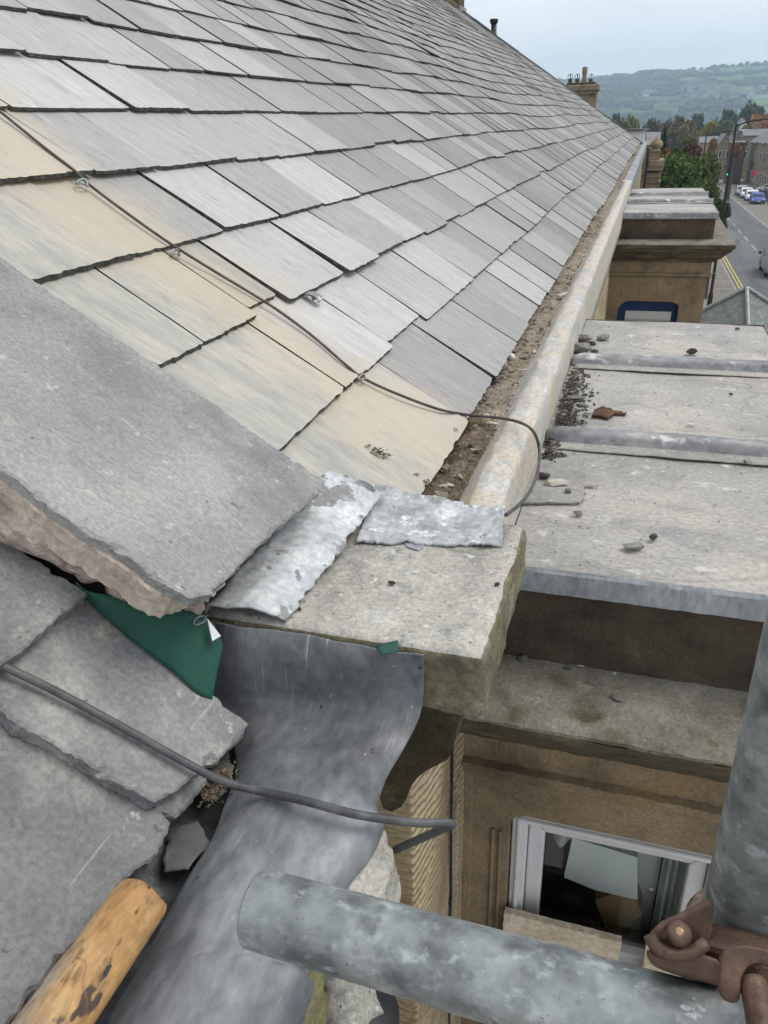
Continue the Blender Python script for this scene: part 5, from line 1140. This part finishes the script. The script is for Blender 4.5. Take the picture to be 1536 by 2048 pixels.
# ------------------------------------------------------------------ houses down the street
wst = sandstone('street_sandstone', (.22, .18, .12), 6); wdk = mat('purple_brown_gable', [(.05, .035, .04), (.075, .05, .055), (.1, .07, .07)], scale=1, rough=.95)
rsl = mat('street_slate', [(.13, .135, .14), (.17, .175, .18), (.21, .215, .22)], scale=1.5, rough=.8, stretch=(1, 4, 1)); wwh = flat('white_render', (.62, .62, .60), .8); tan_ = flat('tan_render', (.42, .25, .13), .9); rd = flat('terracotta', (.33, .15, .09), .8)
def house(x0, x1, y0, y1, zb, ze, zr, axis, label, wm, rm, wins=(), chim=(), group='houses down the street', front='x'):
    h = empty('terrace_house', ((x0+x1)/2, (y0+y1)/2, zb), label, 'house', group)
    mb = MB().box((x0, y0, zb), (x1, y1, ze))
    if axis == 'y': mb.prism([(x0, y0, ze), (x1, y0, ze), ((x0+x1)/2, y0, zr)], (0, y1-y0, 0))
    else: mb.prism([(x0, y0, ze), (x0, y1, ze), (x0, (y0+y1)/2, zr)], (x1-x0, 0, 0))
    mb.build('wall', wm, h)
    t = .14; mb = MB()
    if axis == 'y':
        xm = (x0+x1)/2; k = (zr-ze)/(xm-x0)
        for sgn, xa in ((-1, x0), (1, x1)):
            e = xa+sgn*.3; mb.prism([(e, y0-.15, ze-.3*k), (xm, y0-.15, zr), (xm, y0-.15, zr+t), (e, y0-.15, ze-.3*k+t)], (0, y1-y0+.3, 0))
    else:
        ym = (y0+y1)/2; k = (zr-ze)/(ym-y0)
        for sgn, ya in ((-1, y0), (1, y1)):
            e = ya+sgn*.3; mb.prism([(x0-.15, e, ze-.3*k), (x0-.15, ym, zr), (x0-.15, ym, zr+t), (x0-.15, e, ze-.3*k+t)], (x1-x0+.3, 0, 0))
    rf = mb.build('roof', rm, h)
    for (cx, cy, cz, cw, ch, npot) in chim:
        MB().box((cx-cw/2, cy-.35, cz-1.2), (cx+cw/2, cy+.35, cz+ch)).box((cx-cw/2-.08, cy-.43, cz+ch), (cx+cw/2+.08, cy+.43, cz+ch+.18)).build('chimney', wm, rf)
        for i in range(npot):
            q = cx-cw/2+cw*(i+.5)/npot; MB().cyl((q, cy, cz+ch+.18), (q, cy, cz+ch+.75), .14, .11, n=10).build('chimney_pot', rd, rf)
    for (wx, wy_, wz, w_, wh, fc) in wins:
        f = empty('window', (wx, wy_, wz)); f.parent = h; f.location = Vector((wx, wy_, wz))-ORG[h]
        if fc == 'x':
            MB().box((wx-.06, wy_-w_/2, wz), (wx+.05, wy_+w_/2, wz+wh)).build('frame', wwh, f); MB().box((wx-.075, wy_-w_/2+.09, wz+.09), (wx-.061, wy_+w_/2-.09, wz+wh-.09)).build('pane', M['darkglass'], f)
            MB().box((wx-.16, wy_-w_/2-.1, wz-.14), (wx+.02, wy_+w_/2+.1, wz-.001)).build('sill', wst, f)
        else:
            MB().box((wx-w_/2, wy_-.06, wz), (wx+w_/2, wy_+.05, wz+wh)).build('frame', wwh, f); MB().box((wx-w_/2+.09, wy_-.075, wz+.09), (wx+w_/2-.09, wy_-.061, wz+wh-.09)).build('pane', M['darkglass'], f)
            MB().box((wx-w_/2-.1, wy_-.16, wz-.14), (wx+w_/2+.1, wy_+.02, wz-.001)).build('sill', wst, f)
    return h
k = 0
for i in range(4):
    y0 = 146+i*12.5; zb = gz(y0+6)-.4; ze = onY(1500, 284, 185).z-.25*(y0-146)/12.5+.6
    ws = [(19.5, y0+dy, zb+dz, 1.2, 1.9, 'x') for dy in (2.6, 6.2, 9.8) for dz in (1.1, 4.6)]+[(19.5+dx, y0, zb+dz, 1.0, 1.7, 'y') for dx in (2.6, 6.6) for dz in (1.4, 4.6)]
    house(19.5, 28.5, y0, y0+12.3, zb, ze, ze+3.0, 'y', ('nearest stone terrace house at the right edge with rows of chimneys', 'second stone terrace house along the right of the street', 'third stone terrace house along the right of the street', 'farthest stone terrace house along the right of the street')[i], wst, rsl, ws, [(24, y0+1.0, ze+2.4, 2.2, 1.7, 4)])
def px_house(px0, px1, pe, pr, Y, dep, label, wm, rm, axis='y', wins=0, chim=False):
    a, b = onY(px0, pe, Y), onY(px1, pe, Y); r = onY((px0+px1)/2, pr, Y+(0 if axis == 'y' else dep/2)); zb = min(terr(a.x, Y), gz(Y))-1.5
    ws = []
    for i in range(wins):
        x = a.x+(b.x-a.x)*(i+.5)/wins; ws += [(x, Y, a.z-2.4, (b.x-a.x)/wins*.4, 1.5, 'y'), (x, Y, a.z-5.2, (b.x-a.x)/wins*.4, 1.6, 'y')]
    ch = [((a.x+b.x)/2, Y+dep*.5, r.z, 1.4, 1.2, 3)] if chim else []
    return house(a.x, b.x, Y, Y+dep, zb, a.z, r.z, axis, label, wm, rm, ws, ch)
px_house(1435, 1464, 292, 269, 205, 14, 'stone gabled house left of the lamp post with a pale slate roof', wst, rsl, 'y', 2)
px_house(1458, 1486, 290, 266, 215, 14, 'stone gabled house with pale slate roof right behind the lamp post', wst, rsl, 'y', 2, True)
px_house(1464, 1493, 286, 284, 185, 8, 'blank purple brown wall of a house between lamp post and right terrace', wdk, rsl, 'x')
px_house(1478, 1494, 249, 237, 300, 12, 'white gabled house standing high behind the lamp arm', wwh, rsl, 'y', 1)
px_house(1400, 1437, 286, 274, 225, 10, 'long low roofed house with tan wall among the trees', tan_, rsl, 'x', 3)
px_house(1488, 1540, 272, 259, 240, 14, 'wide slate roofed house behind the right terrace', wst, rsl, 'x', 3, True)
sw_ = empty('boundary_wall', (22, 140, gz(140)), 'low dark stone garden wall at the right behind the parked cars', 'wall')
MB().box((17.6, 118, gz(120)-1), (18.0, 146, gz(140)+1.1)).build('wall', M['cornice'], sw_)
MB().box((17.5, 118, gz(140)+1.101), (18.1, 146, gz(140)+1.25)).build('coping', M['cornice'], sw_)
rs = onY(1508, 346, 146); sg_ = empty('shop_sign', (19.3, rs.y, rs.z-.6), 'round red hanging sign on the right terrace wall', 'sign')
MB().cyl((rs.x, 145.9, rs.z), (rs.x, 145.8, rs.z), .38, n=24).build('disc', flat('red_sign', (.5, .03, .035), .5), sg_); MB().box((rs.x, 145.82, rs.z+.5), (19.5+.2, 145.88, rs.z+.56)).build('arm', M['black'], sg_)

# ------------------------------------------------------------------ vehicles
tyre = flat('tyre', (.015, .015, .015), .8); rim = flat('wheel_rim', (.3, .3, .31), .4, .6); lampw = flat('headlight', (.7, .72, .74), .15); lampr = flat('tail_light', (.42, .015, .015), .3); plate_ = flat('number_plate', (.6, .6, .55), .5)
def vehicle(name, x, y, rz, kind, paint, label, group):
    zg = gz(y)+.01; c = empty(name, (x, y, zg), label, 'van' if kind == 'van' else 'car', group); c.rotation_euler = (0, 0, rz); ORG[c] = Vector((0, 0, 0))
    if kind == 'van': L_, W_, pr, wn_, wl_ = 4.9, .95, [(-2.45, .35), (-2.45, 1.0), (-2.40, 1.85), (-2.2, 1.95), (.9, 1.95), (1.25, 1.82), (1.75, 1.15), (2.35, .95), (2.45, .65), (2.42, .32)], [(.55, 1.15), (.55, 1.72), (1.18, 1.72), (1.62, 1.15)], (-1.45, 1.5)
    else: L_, W_, pr, wn_, wl_ = 4.1, .88, [(-2.05, .32), (-2.05, .75), (-1.95, .95), (-1.55, 1.32), (-1.1, 1.46), (.1, 1.46), (.55, 1.32), (1.05, .95), (1.75, .82), (2.0, .62), (2.05, .3)], [(-1.45, .98), (-1.15, 1.34), (.1, 1.36), (.48, 1.24), (.88, .96)], (-1.25, 1.3)
    # front is +Y in local space
    v, f = [], []; n = len(pr); secs = (-1, -.93, .93, 1)
    for s in secs:
        for (a, z) in pr:
            tum = 1-(max(0, z-.9)*.16); k = 1 if abs(s) < .95 else .96
            v.append((s*W_*tum, a*k, .3+(z-.3)*(1 if abs(s) < .95 else .975)))
    for j in range(3): f += [(j*n+i, j*n+(i+1) % n, (j+1)*n+(i+1) % n, (j+1)*n+i) for i in range(n)]
    f += [tuple(range(n)), tuple(range(3*n, 4*n))[::-1]]
    o = ob('body', v, f, paint, c); mod(o, 'BEVEL', width=.05, segments=2, limit_method='ANGLE', angle_limit=rad(30)); smooth_angle(o, 50)
    for s in (-1, 1):
        q = [(s*(W_*(1-max(0, z-.9)*.16)*.985+.012), a, z) for (a, z) in wn_]; MB().prism(q, (-s*.02, 0, 0)).build('side_window', M['darkglass'], c)
    def scr(a0, z0, a1, z1, nm):
        k0, k1 = 1-max(0, z0-.9)*.16, 1-max(0, z1-.9)*.16; d = Vector((0, z1-z0, -(a1-a0))).normalized()*.015*(1 if nm == 'windscreen' else -1)
        MB().prism([Vector((-W_*k0*.86, a0, z0))+d, Vector((W_*k0*.86, a0, z0))+d, Vector((W_*k1*.84, a1, z1))+d, Vector((-W_*k1*.84, a1, z1))+d], d*.5).build(nm, M['darkglass'], c)
    if kind == 'van': scr(1.72, 1.2, 1.28, 1.78, 'windscreen'); scr(-2.44, 1.12, -2.40, 1.68, 'rear_window')
    else: scr(1.02, .97, .58, 1.31, 'windscreen'); scr(-1.92, .98, -1.57, 1.30, 'rear_window')
    for s in (-1, 1):
        for a in wl_:
            t = MB().cyl((s*(W_-.17), a, .31), (s*(W_+.012), a, .31), .31, n=22).build('wheel', tyre, c); MB().cyl((s*(W_+.012), a, .31), (s*(W_+.022), a, .31), .2, n=16).build('rim', rim, t)
        MB().box((s*W_*.86-.14, L_/2-.13, .60), (s*W_*.86+.10, L_/2-.02, .74)).build('headlight', lampw, c)
        MB().box((s*W_*.90-.07, -L_/2-.015, .75 if kind != 'van' else .8), (s*W_*.90+.07, -L_/2+.08, .98 if kind != 'van' else 1.25)).build('tail_light', lampr, c)
        MB().box((s*(W_+.13)-.10, (1.25 if kind == 'van' else .72), .98 if kind != 'van' else 1.18), (s*(W_+.13)+.06, (1.36 if kind == 'van' else .84), 1.10 if kind != 'van' else 1.40)).build('wing_mirror', M['black'], c, bevel=.02)
    MB().box((-.26, L_/2-.03, .42), (.26, L_/2+.012, .53)).build('number_plate', plate_, c)
    for s in (-1, 1): MB().box((-W_*.93, s*L_/2-.06, .3), (W_*.93, s*L_/2+.005, .46)).build('bumper', M['black'], c, bevel=.02)
    return c
def paint(n, c): return flat(n, c, .25, 0, spec=.6)
pw_, pb_, pg_ = paint('white_paint', (.70, .71, .72)), paint('blue_car_paint', (.02, .06, .32)), paint('silver_paint', (.34, .35, .36))
vp = on_ground(1524, 552); vehicle('delivery_van', vp.x+1.05, vp.y+1.4, 0, 'van', paint('grey_white_paint', (.26, .265, .27)), 'pale panel van driving away at the right edge of the street', 'vehicles')
bc = on_ground(1516, 409)
cars = [(pb_, 'blue parked car, nearest of the row across the street'), (pw_, 'white car parked right behind the blue one'), (pw_, 'white car parked second behind the blue one'), (pg_, 'silver car parked at the far end of the row across the street')]
for i, (p, l) in enumerate(cars): vehicle('parked_car', bc.x-.15*i, bc.y+2+i*6.2, math.pi, 'car', p, l, 'cars parked across the street')
wp = on_ground(1528, 388); vehicle('parked_car', wp.x+1.2, wp.y+4, rad(75), 'car', pw_, 'white car standing sideways above the garden wall at the right', 'cars parked across the street')

# ------------------------------------------------------------------ lamp posts, traffic signal, shelter
def lamp_post(px, pt, Y, ax, az, label, both=False):
    t = onY(px, pt, Y); z0 = gz(Y)+.12; l = empty('lamp_post', (t.x, Y, z0), label, 'lamp post', 'street lamps'); x = t.x
    MB().cyl((x, Y, z0), (x, Y, z0+1.5), .14, .13, n=14).cyl((x, Y, z0+1.5), (x, Y, z0+1.65), .13, .08, n=14).build('base', M['black'], l)
    MB().cyl((x, Y, z0+1.6), (x, Y, t.z), .085, .055, n=12).build('column', M['black'], l)
    tube('arm', [(x, Y, t.z-.12), (x+ax*.3, Y, t.z+az*.4), (x+ax, Y, t.z+az)], .04, M['black'], l)
    MB().box((x+ax-.1*(1 if ax > 0 else -1), Y-.14, t.z+az-.06), (x+ax+.6*(1 if ax > 0 else -1), Y+.14, t.z+az+.06)).build('lantern', flat('lantern_grey', (.55, .56, .57), .5), l, bevel=.03)
    for h in (2.6, 3.4): MB().cyl((x, Y, z0+h), (x, Y, z0+h+.05), .098, n=12).build('band', M['lead_roll'], l)
    return l
lamp_post(1473, 247, 47, 2.3, .22, 'tall black lamp post with an arm over the road, near the far bay')
lamp_post(1413, 268, 98, 3.3, .25, 'second black lamp post further down, behind the roadside trees')
sp0 = onY(1456, 344, 106); ts_ = empty('traffic_signal', (sp0.x, 106, gz(106)), 'traffic signal showing green beside the tall lamp post', 'traffic light')
MB().cyl((sp0.x, 106, gz(106)), (sp0.x, 106, sp0.z-.5), .06, n=10).build('post', M['black'], ts_)
MB().box((sp0.x-.17, 105.9, sp0.z-.5), (sp0.x+.17, 106.15, sp0.z+.75)).build('head', M['black'], ts_, bevel=.03)
MB().cyl((sp0.x, 105.9, sp0.z-.25), (sp0.x, 105.86, sp0.z-.25), .09, n=16).build('green_lens', flat('green_light', (.02, .9, .45), .4, emit=2.5), ts_)
for dz in (.14, .52): MB().cyl((sp0.x, 105.9, sp0.z+dz), (sp0.x, 105.86, sp0.z+dz), .12, n=16).build('dark_lens', flat('dark_lens', (.05, .02, .02), .3) if dz < .2 else bpy.data.materials['dark_lens'], ts_)
ax_ = onZ(1493, 579, -7.35)
sh = empty('street_shelter', (ax_.x, ax_.y, GZ), 'small pyramid roofed slate shelter on the pavement below the bays', 'shelter')
gs = mat('greenish_slate', [(.13, .15, .145), (.19, .21, .20), (.26, .275, .26)], scale=3, rough=.85, bump=.5, bscale=12, var=.2, fine=8)
cr_ = [Vector((ax_.x+2.35*math.cos(a), ax_.y+2.35*math.sin(a), -8.75)) for a in [rad(-88+90*i) for i in range(4)]]
for i in range(4):
    a, b = cr_[i], cr_[(i+1) % 4]; nr_ = (b-a).cross(ax_-a).normalized(); nr_ = nr_ if nr_.z > 0 else -nr_
    for r in range(9):
        t0, t1 = r/9, (r+1.25)/9; w0 = 1-t0; n_ = max(1, int(11*w0)); 
        for c in range(n_):
            q0, q1 = (c+.02)/n_, (c+.98)/n_
            l0, l1 = a.lerp(ax_, t0), b.lerp(ax_, t0); u0, u1 = a.lerp(ax_, min(1, t1)), b.lerp(ax_, min(1, t1))
            if i in (1, 2): MB().prism([l0.lerp(l1, q0)+nr_*.05, l0.lerp(l1, q1)+nr_*.05, u0.lerp(u1, q1)+nr_*.012, u0.lerp(u1, q0)+nr_*.012], nr_*.02).build('slate', gs, sh)
    MB().prism([a, b, ax_], nr_*.01).build('roof_panel', gs, sh)
    MB().cyl(a+Vector((0, 0, .06)), ax_+Vector((0, 0, .08)), .10, .10, n=8).build('hip_cap', M['lead_roll'], sh)
    MB().cyl((a.x*.85+ax_.x*.15, a.y*.85+ax_.y*.15, GZ), (a.x*.85+ax_.x*.15, a.y*.85+ax_.y*.15, -8.7), .09, n=8).build('post', M['black'], sh)

# ------------------------------------------------------------------ next building beyond the gable
nb = empty('next_building', (-.5, 30, GZ), 'stone building beyond the gable with slate roof and a white dormer', 'building')
Yb = 31.0
a, b = onY(1258, 259, Yb), onY(1292, 291, Yb)
MB().box((a.x-1.2, Yb, b.z-.3), (b.x-.08, Yb+2.0, a.z-.05)).build('dormer', flat('dormer_white', (.68, .69, .70), .5), nb)
MB().box((a.x-1.3, Yb-.12, a.z-.05), (b.x+.02, Yb+2.1, a.z)).build('dormer_roof', M['cop_dark'], nb)
q0, q1, q2, q3 = onY(1291, 290, 30.5), onY(1318, 288, 30.5), onY(1322, 264, 36), onY(1293, 264, 36)
MB().prism([q0, q1, q2, q3], (0, 0, -.15)).build('slate_roof', rsl, nb)
q0, q1 = onY(1274, 284, 29.6), onY(1312, 283, 29.6); MB().box((q0.x, 29.6, q0.z-.10), (q1.x, 29.75, q0.z+.02)).build('white_gutter', wwh, nb)
q0, q1 = onY(1276, 286, 29.7), onY(1310, 298, 29.7); MB().box((q0.x-.4, 29.76, q1.z-.1), (q1.x, 30.4, q0.z)).build('lead_parapet', M['lead_roll'], nb)
q0, q1 = onY(1274, 298, 30), onY(1300, 380, 30); MB().box((q0.x-8, 29.8, GZ), (q1.x-.1, 38, q0.z)).build('wall', M['bay_stone'], nb)
q0, q1 = onY(1281, 306, 26.2), onY(1299, 375, 26.2); MB().box((onY(1282, 375, 26.2).x, 26.2, -5.5), (onY(1294, 340, 26.2).x, 29.7, q0.z)).build('blue_fascia', flat('navy_paint', (.008, .018, .05), .5), nb)
def bpx(nm, x0, x1, y0, y1, Y, dep, m, par, bev=.02, down=None):
    a, b = onY(x0, y0, Y), onY(x1, y1, Y); return MB().box((a.x, Y, down if down is not None else b.z), (b.x, Y+dep, a.z)).build(nm, m, par, bevel=bev)
pn = empty('stone_pinnacle', (onY(1308, 340, 27).x, 27.4, GZ), 'stone pier with ball finial pinnacle beyond the far gable', 'pinnacle')
st2 = sandstone('pinnacle_sandstone', (.27, .215, .14), 9)
bpx('pier', 1288, 1318, 345, 375, 27, 1.0, st2, pn, .03, GZ); bpx('band', 1286, 1320, 351, 355, 26.93, 1.1, st2, pn); bpx('band', 1285, 1321, 363, 366, 26.93, 1.1, st2, pn)
bpx('cornice', 1290, 1326, 326, 342, 26.85, 1.3, st2, pn, .03); bpx('cap', 1297, 1328, 321, 333, 26.8, 1.4, st2, pn, .03)
bpx('pedestal', 1303, 1319, 304, 322, 27, .6, st2, pn); bpx('neck', 1304, 1321, 300, 304, 26.95, .7, st2, pn)
c = onY(1313, 292, 27.3); vs, fs = [], []
lp = [(.16, -.20), (.10, -.16), (.09, -.10), (.17, -.03), (.19, .05), (.15, .13), (.08, .18), (.03, .24), (0.005, .28)]
for (r, z) in lp: vs += [c+Vector((r*math.cos(t*.4488), r*math.sin(t*.4488), z)) for t in range(14)]
fs = [(j*14+i, j*14+(i+1) % 14, (j+1)*14+(i+1) % 14, (j+1)*14+i) for j in range(8) for i in range(14)]; ob('ball_finial', vs, fs, st2, pn, True)
# chimney stack with pots
Yc = 31.0; ch = empty('chimney_stack', onY(1165, 215, Yc)+Vector((0, .5, -3)), 'tall stone chimney stack with four pots beyond the gable', 'chimney')
bpx('stack', 1143, 1190, 186, 230, Yc, .75, sandstone('chimney_sandstone', (.24, .205, .145), 12), ch, .02, -2.5); bpx('string_course', 1139, 1193, 183, 188, Yc-.06, .87, bpy.data.materials['chimney_sandstone'], ch); bpx('cap', 1134, 1197, 171, 181, Yc-.12, 1.0, bpy.data.materials['chimney_sandstone'], ch, .04); bpx('cap_top', 1133, 1190, 166, 172, Yc, .8, M['cornice'], ch, .03); bpx('neck', 1142, 1191, 181, 184, Yc, .8, bpy.data.materials['chimney_sandstone'], ch)
for (px, tall) in ((1140, 0), (1154, 0), (1168, 1), (1181, 0)):
    b = onY(px, 167, Yc+.4); 
    if tall:
        MB().cyl(b-Vector((0, 0, .05)), b+Vector((0, 0, .36)), .085, .07, n=12).cyl(b+Vector((0, 0, .30)), b+Vector((0, 0, .34)), .10, .10, n=12).cyl(b+Vector((0, 0, .36)), b+Vector((0, 0, .50)), .095, .085, n=12).build('tall_pot', bpy.data.materials['chimney_sandstone'], ch, smooth=False)
    else:
        MB().cyl(b-Vector((0, 0, .05)), b+Vector((0, 0, .14)), .075, .065, n=12).build('pot', M['cornice'], ch)
        tube('wire_cowl', [b+Vector((.085*math.cos(t), 0, .20+.085*math.sin(t))) for t in [i*.6283 for i in range(11)]], .010, M['cornice'], ch, sm=3); tube('wire_cowl', [b+Vector((0, .085*math.cos(t), .20+.085*math.sin(t))) for t in [i*.6283 for i in range(11)]], .010, M['cornice'], ch, sm=3)
# soil vent pipe beyond the gable
vp_ = onY(988, 66, 27); vt = onY(988, 38, 27); vn = empty('vent_pipe', vp_-Vector((0, 0, 1.2)), 'black vent pipe with capped top rising beyond the gable edge', 'vent pipe')
MB().cyl(vp_-Vector((0, 0, 1.2)), vt-Vector((0, 0, .1)), .085, n=14).build('pipe', M['black'], vn, smooth=True); MB().cyl(vt-Vector((0, 0, .12)), vt-Vector((0, 0, .05)), .10, .13, n=14).cyl(vt-Vector((0, 0, .05)), vt, .13, .12, n=14).build('cap', M['black'], vn)
MB().box((vp_.x-1.5, 26.2, vp_.z-5), (vp_.x+.6, 29, vp_.z-1.2)).build('base_wall', M['bay_stone'], vn)

# ------------------------------------------------------------------ haze
hz = MB().box((-2500, -60, -75), (3000, 3500, 215)).build('haze', None)
hm = bpy.data.materials.new('haze_air'); hm.use_nodes = True; N = hm.node_tree.nodes; N.remove(N['Principled BSDF']); pv = N.new('ShaderNodeVolumePrincipled')
pv.inputs['Color'].default_value = (.62, .80, 1, 1); pv.inputs['Density'].default_value = .00031; pv.inputs['Anisotropy'].default_value = .2
hm.node_tree.links.new(pv.outputs[0], N['Material Output'].inputs['Volume']); hz.data.materials.clear(); hz.data.materials.append(hm); tag(hz, 'pale blue haze filling the valley air', 'haze', kind='stuff')
